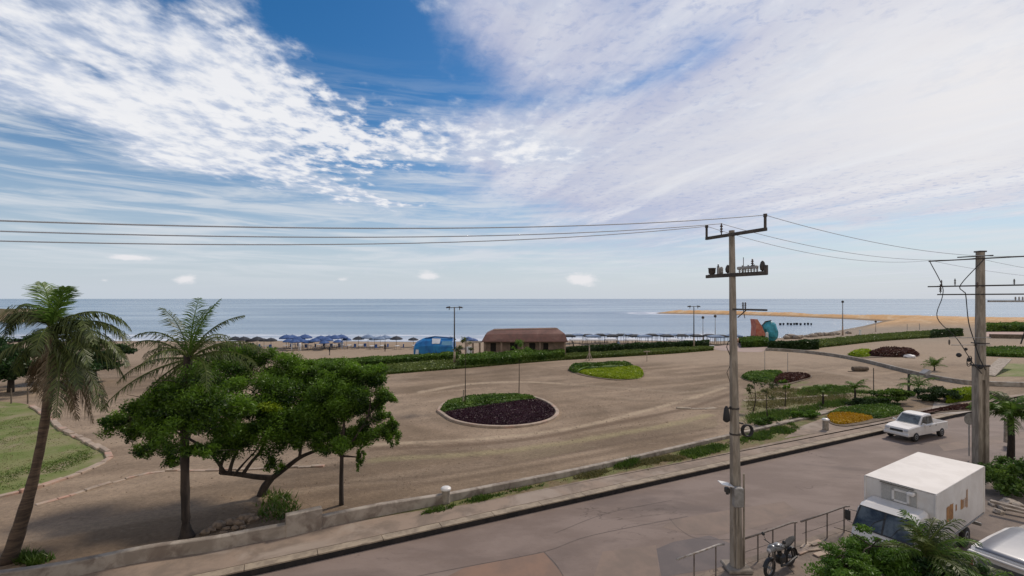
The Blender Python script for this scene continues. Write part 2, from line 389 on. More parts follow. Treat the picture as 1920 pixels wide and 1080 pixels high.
M['boxwhite'] = mat('white_fibreglass', (.70, .67, .64), (.60, .565, .53), .55, .9, c3=(.64, .60, .56), s3=2.2)
M['boxroof'] = mat('box_roof_panel', (.66, .62, .58), (.60, .56, .52), .6, 1.4)
M['vanroof'] = mat('silver_roof_paint', (.19, .20, .23), (.23, .235, .26), .45, 1.0, metal=.1, coat=.15)
M['glass'] = mat('painted_reflection_glass', (.13, .15, .155), (.025, .027, .028), .06, 1.3, spec=.8)  # pale blotches in the base colour imitate reflections on the panes
M['rubber'] = mat('rubber', (.018, .018, .018), (.035, .032, .03), .85, 20)
M['rim'] = mat('steel_rim', (.3, .3, .3), None, .4, metal=.6)
M['blackpl'] = mat('black_plastic', (.02, .02, .02), (.035, .035, .035), .5, 10)
M['brownsign'] = mat('faded_brown_lettering', (.42, .21, .07), (.26, .12, .045), .7, 9, stretch=(1, 1, .4))
M['greysign'] = mat('faded_grey_panel', (.36, .35, .33), (.44, .43, .41), .7, 14, stretch=(3, 3, 1))
M['headlamp'] = mat('lamp_glass', (.5, .5, .52), None, .1, spec=.8)
M['bark'] = mat('dark_bark', (.022, .016, .013), (.05, .037, .028), .95, 3, .8, 14, stretch=(1, 1, .3))
M['palmbark'] = mat('palm_bark', (.115, .078, .052), (.05, .034, .024), .95, 2.5, .8, 16, stretch=(.6, .6, 4))
M['leaf'] = leafmat('acacia_leaves', (.012, .042, .004), (.19, .34, .025), .42)
M['leafd'] = leafmat('dark_leaves', (.012, .035, .010), (.05, .11, .022), .25)
M['leafl'] = leafmat('light_leaves', (.05, .12, .012), (.15, .27, .03), .35)
M['palm'] = leafmat('palm_leaflets', (.025, .040, .010), (.15, .185, .05), .28)
M['palml'] = leafmat('fresh_palm_leaflets', (.05, .11, .012), (.15, .24, .04), .3)
M['palmdry'] = leafmat('dry_palm_leaflets', (.10, .07, .04), (.24, .18, .10), .25)
M['grass'] = leafmat('grass_blades', (.045, .09, .012), (.13, .20, .03), .3)
M['grassdry'] = leafmat('dry_grass_blades', (.12, .12, .04), (.22, .19, .08), .3)
M['hedge'] = leafmat('hedge_leaves', (.035, .085, .012), (.15, .24, .035), .25)
M['turf'] = leafmat('turf_leaves', (.07, .11, .02), (.18, .22, .055), .25)
M['hedgedk'] = leafmat('dark_hedge_leaves', (.014, .035, .009), (.05, .09, .02), .2)
M['lime'] = leafmat('lime_groundcover', (.16, .24, .008), (.34, .42, .02), .3)
M['yellowfl'] = leafmat('yellow_flowers', (.42, .22, .008), (.58, .38, .02), .25)
M['purplefl'] = leafmat('purple_groundcover', (.026, .008, .014), (.045, .014, .022), .2)
M['maroonfl'] = leafmat('maroon_groundcover', (.045, .016, .012), (.11, .045, .03), .2)
M['lawn'] = mat('lawn_turf', (.12, .16, .03), (.19, .19, .07), .95, .35, .5, 40, coords='World', c3=(.25, .21, .12), s3=.25)
M['soil'] = mat('bed_soil', (.10, .07, .045), (.16, .12, .08), .95, 3)
M['hedgecore'] = mat('hedge_twigs', (.02, .04, .012), (.035, .055, .015), .95, 6)
M['stone'] = mat('pale_stone', (.40, .34, .28), (.24, .195, .15), .9, 4, .5, 15)
M['rubble'] = mat('brown_rubble', (.26, .185, .125), (.13, .095, .065), .95, 3, .5, 12)
M['edge'] = mat('edging_stone', (.42, .33, .25), (.30, .235, .18), .9, 1.5, .5, 12, coords='World', c3=(.45, .27, .2), s3=.5)
M['timber'] = mat('weathered_timber', (.16, .12, .09), (.09, .07, .05), .9, 3)
# ---------------------------------------------------------------- terrain
SEA = -0.5; ROAD = -0.25
def Gs(u, v): return G(u, v, SEA)[:2]
SHORE = [Gs(*p) for p in [(-1500, 637), (-400, 638), (0, 640), (300, 639), (540, 639), (800, 641), (1060, 638), (1200, 638), (1330, 640), (1400, 638), (1480, 632),
        (1560, 622), (1620, 611), (1655, 602.5), (1600, 599), (1500, 594.5), (1400, 591), (1300, 589), (1235, 588), (1229, 586.8), (1245, 585.8), (1400, 588.3), (1500, 591.3), (1600, 595.3),
        (1700, 598.5), (1850, 602), (2100, 605), (2900, 610)]]
LAND = SHORE + [(900, 130), (900, -60), (-900, -60), (-900, 112)]
KP = (-9.9, 16.5); KD = Vector((1, .495)).normalized(); KN = Vector((-KD.y, KD.x))
def kdist(X, Y): return (X-KP[0])*KN.x + (Y-KP[1])*KN.y       # >0 on the plaza side of the far kerb
def kpt(s, off=0): return (KP[0]+KD.x*s+KN.x*off, KP[1]+KD.y*s+KN.y*off)
NP = (7.3, 16.95); ND = Vector((1, .47)).normalized(); NN = Vector((-ND.y, ND.x))
def npt(s, off=0): return (NP[0]+ND.x*s+NN.x*off, NP[1]+ND.y*s+NN.y*off)
bed1 = curve(gxy([(822, 772), (832, 759), (862, 749), (915, 743), (985, 744), (1023, 754), (1044, 771), (1038, 785), (1008, 796), (955, 802), (898, 800), (850, 790), (822, 772)]), 5)[:-1]
def terrain():
    ys = [-14.0]
    while ys[-1] < 620: ys.append(ys[-1] + max(.16, abs(ys[-1]+2)*.0095))
    ys = np.array(ys); tt = np.linspace(-1, 1, 760); tt = 1.28*tt + .5*tt**5
    Yg = np.repeat(ys[:, None], len(tt), 1); Xg = tt[None, :]*(Yg+18)
    sd = seg_dist(Xg, Yg, SHORE); inn = inside(Xg, Yg, LAND); sd = np.where(inn, sd, -sd)
    sd = sd + (fbm(Xg*.09, Yg*.09, 3)-.5)*np.clip(np.abs(sd)*.8, 0, 6)
    spit = smooth(Yg, 150, 190)*smooth(Xg/np.maximum(Yg, 1), .1, .2)
    hi = .5*(1-spit) + 2.3*spit
    z = SEA + np.clip(np.where(sd > 0, sd*(.05*(1-spit)+.16*spit), sd*.12), -3, 50)
    top = SEA + hi; z = np.minimum(z, top)
    bumpy = (fbm(Xg*.15, Yg*.15, 4)-.5)
    z = z + np.where(sd > 6, bumpy*(.05+.5*spit), 0)
    rd = seg_dist(Xg, Yg, [(-330, 225), (-270, 222), (-212, 214)])
    rock = smooth(-rd, -17, 0); z = np.maximum(z, -3 + rock*(5.6+2.2*fbm(Xg*.2, Yg*.3, 3)+.012*np.clip(Xg+330, 0, 120)))
    kd = kdist(Xg, Yg); z = np.where(kd < .22, -.55, z)
    z = np.where((Yg < 60) & (kd > .22), 0.012*(fbm(Xg*.8, Yg*.8, 3)-.5), z)
    # real ground colours
    def C(*c): return np.array(c)[None, None, :]
    def lay(col, m, c): return col*(1-m[..., None]) + C(*c)*m[..., None]
    col = np.zeros(Xg.shape+(3,)) + C(.245, .188, .142)
    s = (Xg-KP[0])*KD.x + (Yg-KP[1])*KD.y
    n1 = fbm(Xg*.12+5, Yg*.12, 4); n2 = fbm(s*.10, kd*.75, 4); n3 = fbm(Xg*1.3, Yg*1.3, 4)
    col = lay(col, smooth(n1, .42, .68)*.75, (.31, .245, .19))
    col = lay(col, smooth(n1, .50, .30)*.6, (.185, .14, .10))
    near = smooth(-Xg, 0, 9)*smooth(-kd, -14, -2)
    col = lay(col, near*.55, (.165, .122, .09))
    dx, dy = Xg+1.2, Yg-40.5; rr = np.hypot(dx, dy); th = np.arctan2(dy, dx)
    ring = fbm(rr*1.1, th*1.2+7, 4)
    streak = np.where(rr < 17, (.5*ring+.5*n2)*smooth(rr, 13, 8)+n2*(1-smooth(rr, 13, 8)), n2)
    pl = smooth(Yg, 110, 70)
    col *= (1 + (streak-.5)*.85*pl)[..., None]
    col = lay(col, smooth(streak, .58, .72)*.35*pl, (.33, .265, .205))
    # thin tyre tracks that swing past the round bed
    for px, w, c, am in [([(700, 842), (880, 834), (1000, 822), (1120, 800), (1290, 765), (1380, 735)], .35, (.15, .108, .08), .8), ([(690, 834), (880, 824), (1000, 813), (1110, 795), (1260, 757), (1360, 727)], .34, (.44, .36, .275), .7),
                         ([(700, 862), (900, 850), (1060, 830), (1250, 797), (1330, 778)], .45, (.32, .285, .17), .6), ([(790, 735), (880, 720), (970, 716), (1050, 719)], .5, (.44, .36, .28), .75),
                         ([(750, 900), (900, 868), (1100, 838), (1300, 800)], .7, (.17, .13, .10), .45), ([(500, 915), (800, 893), (1000, 862), (1200, 825), (1340, 802)], .22, (.14, .105, .08), .6), ([(520, 935), (800, 905), (1000, 875), (1200, 838), (1340, 812)], .3, (.15, .112, .085), .5),
                         ([(1060, 720), (1200, 730), (1300, 735), (1370, 720)], .5, (.33, .27, .21), .5), ([(1100, 745), (1220, 752), (1330, 750)], .6, (.18, .14, .105), .5), ([(1390, 672), (1500, 690), (1600, 705), (1760, 735)], .8, (.32, .26, .205), .6)]:
        d = seg_dist(Xg, Yg, curve(gxy(px), 5)); w2 = w*(1+.8*(n3-.5))
        col = lay(col, smooth(-d, -w2*1.5, -w2*.3)*am, c)
    ol = inside(Xg, Yg, gxy([(700, 905), (760, 868), (950, 848), (1240, 800), (1345, 785), (1345, 800), (1100, 842), (900, 880), (720, 925)]))
    col = lay(col, ol*.35*smooth(n1, .3, .6), (.19, .165, .10))
    green = inside(Xg, Yg, gxy([(1385, 790), (1395, 735), (1480, 712), (1700, 735), (1700, 750), (1560, 770), (1480, 790)]))
    col = lay(col, green*smooth(n3*.6+n1*.4, .42, .56)*.6, (.13, .155, .05))
    verge = (kd > .5) & (kd < 6.5) & (Xg < 26) & (seg_dist(Xg, Yg, WALLPTS) > .0) & inside(Xg, Yg, VERGE)
    col = lay(col, verge*.85, (.19, .15, .09)); col = lay(col, verge*smooth(n3, .36, .58)*.75, (.12, .15, .05))
    beach = smooth(Yg, 66, 76); col = lay(col, beach*.85, (.345, .275, .215)); col = lay(col, beach*smooth(n3, .45, .7)*.5, (.27, .21, .165))
    wet = smooth(-sd, -5, -.5)*(Yg > 60); col = lay(col, wet*.7, (.20, .175, .155))
    farr = smooth(Xg/np.maximum(Yg, 1), .55, .7)*smooth(Yg, 95, 120); col = lay(col, farr*.6, (.25, .22, .19))
    sp = spit*smooth(sd, 1.5, 5); col = lay(col, sp, (.56, .345, .17)); col = lay(col, sp*smooth(fbm(Xg*.25, Yg*.25, 4), .5, .65)*.8, (.62, .48, .33))
    col = lay(col, spit*smooth(-sd, -4, -1.5)*.8, (.22, .15, .085))
    col = lay(col, (rock > .05)*1., (.20, .145, .085)); col = lay(col, (rock > .05)*smooth(n3, .5, .65)*.8, (.35, .29, .23)); col = lay(col, (rock > .05)*smooth(n1, .55, .45)*.6, (.07, .08, .03))
    col *= (1+(n3-.5)*.28)[..., None]*np.array([.99, .955, .88])
    nr, nc = Xg.shape; idx = np.arange(nr*nc).reshape(nr, nc)
    Q = np.stack([idx[:-1, :-1], idx[:-1, 1:], idx[1:, 1:], idx[1:, :-1]], -1).reshape(-1, 4)
    m = bpy.data.materials.new('ground_sand'); m.use_nodes = True; k = NT(m.node_tree); k.n.clear()
    a = k.node('ShaderNodeAttribute', attribute_name='col').outputs['Color']; pos = k.node('ShaderNodeNewGeometry').outputs['Position']
    f1 = k.noise(pos, 5.0, 7, .65); f2 = k.noise(pos, 26.0, 4, .7)
    f = k.m('ADD', k.m('MULTIPLY', f1, .65), k.m('MULTIPLY', f2, .5))
    c = k.mix(1.0, a, k.node('ShaderNodeCombineColor', {0: k.step(f, .3, .9, .68, 1.34), 1: k.step(f, .3, .9, .68, 1.33), 2: k.step(f, .3, .9, .69, 1.30)}).outputs[0], 'MULTIPLY')
    px = k.node('ShaderNodeMapping', {'Vector': pos, 'Scale': (.30, .55, 1)}).outputs[0]; rd = k.m('ABSOLUTE', k.m('SUBTRACT', k.noise(px, 1.0, 5, .55, .8), .5)); gt = k.step(k.noise(pos, .13, 3, .5), .45, .60)
    c = k.mix(k.m('MULTIPLY', k.m('MULTIPLY', k.step(rd, .014, 0), gt), .55), c, (.10, .072, .05)); c = k.mix(k.m('MULTIPLY', k.step(k.noise(pos, 2.2, 5, .7), .56, .70), .35), c, (.13, .10, .07)); c = k.mix(k.m('MULTIPLY', k.step(k.noise(px, 3.1, 5, .7), .58, .72), .30), c, (.42, .34, .26))
    bn = k.node('ShaderNodeBump', {'Strength': .8, 'Distance': .04, 'Height': f}).outputs[0]
    b = k.node('ShaderNodeBsdfPrincipled', {'Roughness': .95, 'Specular IOR Level': .2, 'Base Color': c, 'Normal': bn})
    k.l.new(b.outputs[0], k.node('ShaderNodeOutputMaterial').inputs[0])
    o = fastmesh('ground', np.stack([Xg, Yg, z], -1).reshape(-1, 3), Q, m, extra={'col': col.reshape(-1, 3)}, smooth=True); tag(o, kind='structure')
WALLPX = [(-260, 1130), (0, 1100), (133, 1079), (278, 1049), (400, 1031), (480, 1015), (539, 1004), (611, 987), (720, 964), (828, 943), (880, 930), (1059, 893), (1189, 863), (1360, 822), (1450, 800), (1550, 775)]
WALLPTS = curve(gxy(WALLPX), 4)
PAVIN = gxy([(480, 1016), (640, 983), (760, 962), (830, 952), (880, 946), (1000, 921), (1130, 894), (1250, 872), (1360, 850), (1440, 832), (1500, 819), (1560, 806), (1640, 786), (1720, 768), (1800, 752), (1990, 730)])
VERGE = WALLPTS[5*4:] + PAVIN[:-3][::-1]
terrain()
# sea
def sea():
    ys = [78.0]
    while ys[-1] < 30000: ys.append(ys[-1] + max(.9, ys[-1]*.011))
    ys = np.array(ys); tt = np.linspace(-1, 1, 420); tt = 1.5*tt+1.0*tt**7
    Yg = np.repeat(ys[:, None], len(tt), 1); Xg = tt[None, :]*Yg
    sd = seg_dist(Xg, Yg, SHORE); inn = inside(Xg, Yg, LAND); sd = np.where(inn, -sd, sd)
    openb = (Xg/Yg < .42)*1.0
    col = np.stack([sd, openb, np.zeros_like(sd)], -1)
    nr, nc = Xg.shape; idx = np.arange(nr*nc).reshape(nr, nc)
    Q = np.stack([idx[:-1, :-1], idx[:-1, 1:], idx[1:, 1:], idx[1:, :-1]], -1).reshape(-1, 4)
    m = bpy.data.materials.new('sea_water'); m.use_nodes = True; k = NT(m.node_tree); k.n.clear()
    sdv, op, _ = k.sep(k.node('ShaderNodeAttribute', attribute_name='col').outputs['Vector'])
    pos = k.node('ShaderNodeNewGeometry').outputs['Position']
    st = k.noise(k.node('ShaderNodeMapping', {'Vector': pos, 'Scale': (.0035, .016, 1)}).outputs[0], 1.0, 6, .6, .4)
    st2 = k.noise(k.node('ShaderNodeMapping', {'Vector': pos, 'Scale': (.05, .22, 1)}).outputs[0], 1.0, 5, .6, .3)
    px, py, pz = k.sep(pos)
    deep = k.step(py, 120, 2600)
    c = k.mix(k.step(st, .36, .64), (.12, .20, .30), (.20, .29, .39))
    c = k.mix(k.m('MULTIPLY', deep, .8), c, (.06, .13, .23))
    w = k.m('ADD', sdv, k.m('MULTIPLY', k.m('SUBTRACT', st2, .5), 13))
    shal = k.m('MULTIPLY', k.step(w, 34, 4), k.m('ADD', k.m('MULTIPLY', op, .75), .12))
    c = k.mix(shal, c, (.40, .43, .52))
    fo = k.m('MAXIMUM', k.m('MULTIPLY', k.step(w, 0, 2.5), k.step(w, 9, 5)), k.m('MULTIPLY', k.step(w, 15, 17), k.step(w, 21.5, 18)))
    fo = k.m('MULTIPLY', fo, k.m('MULTIPLY', op, k.step(k.noise(k.node('ShaderNodeMapping', {'Vector': pos, 'Scale': (.12, .5, 1)}).outputs[0], 1.0, 5, .6), .38, .56)))
    c = k.mix(k.m('MULTIPLY', fo, .85), c, (.74, .75, .80))
    h1 = k.noise(k.node('ShaderNodeMapping', {'Vector': pos, 'Scale': (.10, .45, 1)}).outputs[0], 1.0, 7, .62, .4)
    bn = k.node('ShaderNodeBump', {'Strength': .5, 'Distance': 1.0, 'Height': h1}).outputs[0]
    b = k.node('ShaderNodeBsdfPrincipled', {'Roughness': k.step(st, .35, .65, .26, .16), 'IOR': 1.33, 'Base Color': c, 'Normal': bn})
    k.l.new(b.outputs[0], k.node('ShaderNodeOutputMaterial').inputs[0])
    V = np.stack([Xg, Yg, np.full_like(Xg, SEA)], -1).reshape(-1, 3)
    tag(fastmesh('sea', V, Q, m, extra={'col': col.reshape(-1, 3)}, smooth=True), kind='structure')
sea()
# ---------------------------------------------------------------- road, kerbs, pavements
M['road'] = mat('worn_road', (.178, .133, .110), (.228, .175, .147), .82, .35, .45, 34, coords='World', c3=(.142, .108, .093), s3=.16, crack=.7, cs=.28, stretch=(.7, 1.6, 1), spec=.35)
M['roadrust'] = mat('rusty_road_patch', (.235, .145, .10), (.185, .122, .09), .85, .6, .3, 30, coords='World')
M['roadgrey'] = mat('grey_road_patch', (.105, .086, .083), (.135, .108, .10), .8, .9, .3, 30, coords='World')
M['roadpale'] = mat('pale_road_patch', (.22, .16, .125), (.175, .132, .105), .85, .7, .3, 30, coords='World')
M['nearpave'] = mat('near_pavement', (.18, .138, .108), (.235, .182, .142), .92, .9, .6, 26, coords='World', c3=(.15, .12, .095), s3=.7, crack=.9, cs=.6)
mb = MB(); mb.prism([kpt(-45, 0), kpt(150, 0), npt(150, 0), npt(-45, 0)][::-1], ROAD-.3, ROAD); tag(mb.build('road', M['road']), kind='structure')
def sheet(name, px, z, m, zz=None, kind='structure', smooth_n=0):
    pts = gxy(px, z) if not isinstance(px[0][0], float) or max(p[0] for p in px) > 250 else px
    mb = MB(); mb.add([(x, y, z) for x, y in pts], [tuple(range(len(pts)))]); o = mb.build(name, m)
    if kind: tag(o, kind=kind)
    return o
sheet('road_patch', [(780, 1110), (872, 1064), (1020, 1036), (1062, 1084), (1075, 1110)], ROAD+.004, M['roadrust'])
sheet('road_patch', [(1231, 1029), (1262, 1016), (1330, 1004), (1368, 1018), (1380, 1060), (1240, 1082)], ROAD+.004, M['roadgrey'])
sheet('road_patch', [(1240, 988), (1262, 975), (1330, 962), (1470, 940), (1500, 962), (1420, 988), (1350, 1003), (1290, 1001)], ROAD+.004, M['roadpale'])
sheet('road_patch', [(1130, 1034), (1230, 1022), (1236, 1084), (1110, 1090)], ROAD+.004, M['roadpale'])
sheet('road_patch', [(1760, 834), (1830, 822), (1990, 800), (1990, 812), (1870, 832), (1770, 846)], ROAD+.004, M['roadpale'])
M['crack'] = mat('tar_joint', (.085, .068, .06), (.11, .09, .08), .8, 3)
def joint(px, w):
    pts = curve(gxy(px, ROAD), 5); a, b = ribbon(pts, -w/2, w/2); mb = MB()
    for i, (p, q) in enumerate(zip(a, b)):
        pass
    mb.rows([[(p[0], p[1], ROAD+.008), (q[0], q[1], ROAD+.008)] for p, q in zip(a, b)]); tag(mb.build('road_joint', M['crack']), kind='structure')
joint([(700, 1097), (872, 1063), (1022, 1034), (1110, 1004), (1290, 968)], .022)
joint([(1020, 1035), (1045, 1062), (1066, 1100)], .03)
joint([(1040, 1000), (1140, 962), (1260, 938)], .018)
joint([(1255, 972), (1275, 993), (1310, 1010), (1390, 1012)], .02)
mb = MB()
s = -45.0
while s < 150:
    L = min(2.4, 150-s); jz = .004*random.random()
    a, b_, c, d = kpt(s+.012, 0), kpt(s+L-.012, 0), kpt(s+L-.012, .42), kpt(s+.012, .42)
    mb.cur = 0; mb.add([(*a, .012+jz), (*b_, .012+jz), (*c, .012+jz), (*d, .012+jz), (*a, -.035), (*b_, -.035), (*c, -.035), (*d, -.035)], [(0, 1, 2, 3), (0, 4, 5, 1), (1, 5, 6, 2), (2, 6, 7, 3), (3, 7, 4, 0)])
    s += L
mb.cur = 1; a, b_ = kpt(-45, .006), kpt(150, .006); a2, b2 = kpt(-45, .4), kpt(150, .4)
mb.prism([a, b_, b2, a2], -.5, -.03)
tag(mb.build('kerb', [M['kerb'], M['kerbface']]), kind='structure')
pl = [kpt(-45, .46), kpt(-8, .46), kpt(20, .46), kpt(60, .46), kpt(95, .46)]
inner = [(-62, 5.0), (-28, 14.6)] + [WALLPTS[j] for j in range(4, 20, 3)] + PAVIN[1:]
mb = MB(); mb.add([(x, y, .010) for x, y in pl] + [(x, y, .010) for x, y in inner[::-1]], [tuple(range(len(pl)+len(inner)))])
tag(mb.build('pavement', M['pave']), kind='structure')
mb = MB(); mb.add([(*npt(s, 0), z) for s, z in ((-45, .01), (150, .01))] + [(*npt(150, -.25), .01), (*npt(-45, -.25), .01), (*npt(-45, 0), -.5), (*npt(150, 0), -.5)], [(0, 1, 2, 3), (0, 4, 5, 1)])
tag(mb.build('kerb', M['nearpave']), kind='structure')
mb = MB(); mb.add([(*npt(-45, -.25), .004), (*npt(150, -.25), .004), (*npt(150, -60), .004), (*npt(-45, -60), .004)], [(0, 1, 2, 3)])
tag(mb.build('pavement', M['nearpave']), kind='structure')
# promenade wall and its continuation as a low kerb
n = len(WALLPTS); mb = MB(); hs = [float(np.interp(i/4, [0, 8, 10, 12, 15], [.5, .5, .33, .26, .12])) for i in range(n)]
wall_strip(mb, WALLPTS, .28, -.1, hs)
o = mb.build('promenade_wall', M['wallcon']); tag(o, 'long low whitewashed concrete wall running beside the pavement', 'wall')
mid = G(570, 997); ang = math.atan2(G(611, 987)[1]-G(539, 1004)[1], G(611, 987)[0]-G(539, 1004)[0])
mb = MB(); mb.box(-.68, .68, -.17, .17, -.1, .86, .02); o = mb.build('concrete_block', M['wallcon'], loc=(mid[0], mid[1], 0)); o.rotation_euler.z = ang
tag(o, 'pale concrete slab standing upright in the promenade wall', 'block')
def bollard(u, v, r, h, lab):
    x, y, _ = G(u, v); t = empty('concrete_bollard', (x, y, 0), 0, lab, 'bollard', 'concrete bollards beside the pavement')
    mb = MB(); mb.lathe([(r*1.05, 0), (r, .05), (r*.95, h-.14), (r*.97, h-.13)], n=14); mb.build('post', M['concrete'], t, True)
    mb = MB(); mb.lathe([(r*.97, h-.128), (r*1.22, h-.10), (r*1.22, h-.03), (r*.95, h+.02), (r*.3, h+.05)], n=14); mb.build('cap', M['white'], t, True)
bollard(836, 943, .20, .72, 'round concrete bollard with white cap set against the promenade wall')
bollard(1548, 806, .20, .80, 'round concrete bollard at the pavement edge beside the orange and yellow bed')
# low curved walls on the right of the plaza
def lowwall(px, h, w, label, m='concrete'):
    pts = curve(gxy(px), 5); mb = MB(); wall_strip(mb, pts, w, -.1, h); tag(mb.build('low_wall', M[m]), label, 'wall')
lowwall([(1436, 657), (1500, 661), (1560, 668), (1620, 679), (1700, 699), (1780, 716), (1850, 723), (2050, 728)], .48, .36, 'long curving grey concrete wall sweeping across the right of the plaza', 'concrete')
lowwall([(1856, 634), (1920, 635), (2080, 637)], 1.0, .5, 'short dark retaining wall below the pink terrace at far right', 'timber')
sheet('terrace', [(1850, 630), (1850, 618), (2080, 620), (2080, 632)], .02, mat('pink_terrace', (.45, .30, .26), (.38, .27, .23), .9, .5, coords='World'))
sheet('paving', [(1325, 652), (1380, 643), (1450, 641), (1440, 654), (1428, 660), (1395, 660), (1350, 657)], .02, mat('pink_paving', (.37, .27, .23), (.31, .235, .20), .9, .3, coords='World'))
sheet('path', [(1745, 775), (1752, 752), (1838, 768), (1796, 776)], .02, mat('pale_path', (.37, .32, .27), (.3, .26, .22), .9, .6, coords='World'))
sheet('path', [(1470, 822), (1500, 800), (1540, 785), (1600, 793), (1580, 802), (1530, 812)], .014, M['pave'])
# kerb edging of the round lawn (stones) and the cracked strip beside it
def edging(px, w, h, label, seg=.7, jit=.05, closed=False, m='edge', name='edging_stones'):
    pts = curve(gxy(px), 8); mb = MB(); acc = 0; last = pts[0]; r = random.Random(5)
    for i in range(1, len(pts)):
        d = math.dist(last, pts[i])
        if d >= seg*(.6+.8*r.random()):
            c = ((last[0]+pts[i][0])/2, (last[1]+pts[i][1])/2, 0); a = math.atan2(pts[i][1]-last[1], pts[i][0]-last[0])
            ww = w*(.8+.5*r.random())/2; hh = h*(.5+.8*r.random()); o = r.uniform(-jit, jit)
            mb.box(-d*.49, d*.49, -ww+o, ww+o, -.05, hh, .02, Matrix.Rotation(a+r.uniform(-.06, .06), 3, 'Z'), c); last = pts[i]
    return tag(mb.build(name, M[m]), label, 'edging')
LAWN = [(-420, 960), (-200, 958), (-60, 945), (0, 933), (60, 918), (130, 895), (185, 872), (208, 857), (180, 838), (140, 818), (112, 802), (92, 783), (60, 762), (0, 753), (-200, 748), (-420, 760)]
sheet('lawn', curve(gxy(LAWN), 4), .012, M['lawn'])
edging(LAWN[2:13], .34, .14, 'broken pale stone edging around the round lawn at left', .8)
edging([(66, 947), (130, 930), (170, 917), (235, 899), (300, 884), (400, 882), (520, 878), (620, 874)], .22, .07, 'cracked low stone strip crossing the dirt in front of the lawn', .6)
edging([(1268, 765), (1300, 767), (1330, 766), (1364, 763)], .45, .06, 'short pale kerb strip on the plaza left of the near power pole', 1.5, .02, m='kerb')
edging([(-60, 975), (0, 960), (36, 949)], .14, .1, 'dark timber edging board lying in the dirt at far left', 2, .01, m='timber')
edging([(1395, 752), (1460, 748), (1560, 741), (1600, 737)], .3, .05, 'thin worn kerb strip behind the young palms', .9, .04, m='kerb')
edging([(1390, 804), (1460, 795), (1547, 773), (1600, 762), (1700, 745)], .4, .10, 'low concrete kerb behind the grass verge at right', 1.6, .01, m='kerb')
# ---------------------------------------------------------------- beds, hedges, grass
def tris(Q): return np.vstack([Q[:, [0, 1, 2]], Q[:, [0, 2, 3]]])
def planting(name, poly, n, size, h, m, parent=None, seed=0, z0=.05, dome=1.0, flat=.3, aspect=.5, cut=None):
    """ground cover filling a star-shaped outline: a leafy hump with leaves standing out of it"""
    A = np.array(poly); c = A.mean(0); r = np.random.default_rng(seed); rings = [1.0, .97, .85, .6, .3, 0.02]; V = []; T = []
    for q in rings:
        p = c+(A-c)*q; hh = h*(1-q**6)**.5*dome if q < 1 else 0
        V.append(np.column_stack([p, np.full(len(p), z0+hh*.82)+r.normal(size=len(p))*.02*h*(q < 1)])); T.append(np.clip(.35+.25*r.normal(size=len(p)), 0, 1))
    V = np.vstack(V); T = np.concatenate(T); k = len(A); Q = []
    for i in range(len(rings)-1):
        for j in range(k): Q.append((i*k+j, i*k+(j+1) % k, (i+1)*k+(j+1) % k, (i+1)*k+j))
    Q = np.array(Q); lo, hi = A.min(0), A.max(0); pts = np.zeros((0, 2))
    while len(pts) < n:
        q = r.random((n, 2))*(hi-lo)+lo; pts = np.vstack([pts, q[inside(q[:, 0], q[:, 1], poly)]])
    pts = pts[:n]; ed = seg_dist(pts[:, 0], pts[:, 1], poly, True); hh = h*np.clip(ed/(h*.9), .12, 1)**.5*(.62+.55*r.random(n))*(.75+.5*fbm(pts[:, 0]*.9, pts[:, 1]*.9, 3))
    C = np.column_stack([pts, z0+hh]); t = np.clip(fbm(pts[:, 0]*.8+seed, pts[:, 1]*.8, 3)*1.3-.15, 0, 1)
    v, q, t2 = leaf_quads(C, size, aspect, flat, seed+3, t)
    return fastmesh(name, np.vstack([V, v]), np.vstack([tris(Q), tris(q+len(V))]), m, parent, np.concatenate([T, t2]))
def bed(name, label, outer, parts, kerb=True, group=None):
    A = np.array(outer); c = A.mean(0); t = empty(name, (c[0], c[1], 0), 0, label, 'flower bed', group)
    loc = [(x-c[0], y-c[1]) for x, y in outer]
    if kerb:
        mb = MB(); pts = loc+[loc[0]]; wall_strip(mb, pts, .30, -.1, .17); mb.build('kerb_ring', M['edge'], t)
    mb = MB(); mb.add([(x, y, .06) for x, y in loc], [tuple(range(len(loc)))]); mb.build('soil', M['soil'], t)
    for i, (nm, px, n, size, h, m) in enumerate(parts):
        pts = curve(gxy(px+[px[0]]), 4)[:-1] if isinstance(px, list) and px[0][0] > 200 else px
        planting(nm, [(x-c[0], y-c[1]) for x, y in pts], n, size, h, M[m], t, i+int(abs(c[0])*7))
    return t
bed('round_flower_bed', 'round kerbed bed of dark purple plants with green grass at its back', bed1, [
    ('purple_planting', [(832, 776), (850, 772), (900, 764), (950, 757), (1003, 751), (1030, 762), (1040, 772), (1034, 784), (1005, 794), (955, 799.5), (900, 797), (855, 788)], 16000, .10, .15, 'purplefl'),
    ('grass_planting', [(826, 771), (836, 759), (866, 751), (915, 745.5), (983, 746), (1003, 751), (950, 756), (900, 763), (850, 770.5), (832, 774)], 8000, .2, .34, 'hedge')])
bed('flower_bed', 'lime green ground cover bed with a dark hedge along its back', curve(gxy([(1064, 694), (1075, 688), (1130, 686), (1190, 686.5), (1206, 697), (1204, 708), (1170, 713), (1140, 712), (1090, 704), (1064, 694)]), 4)[:-1], [
    ('lime_planting', [(1085, 700), (1100, 694), (1150, 691), (1192, 689), (1205, 697), (1202, 709), (1165, 712), (1120, 708)], 12000, .18, .25, 'lime'),
    ('hedge_planting', [(1067, 695), (1075, 690), (1130, 687.5), (1182, 687), (1180, 691), (1145, 693), (1100, 696), (1080, 700)], 6000, .25, .65, 'hedge')], kerb=False)
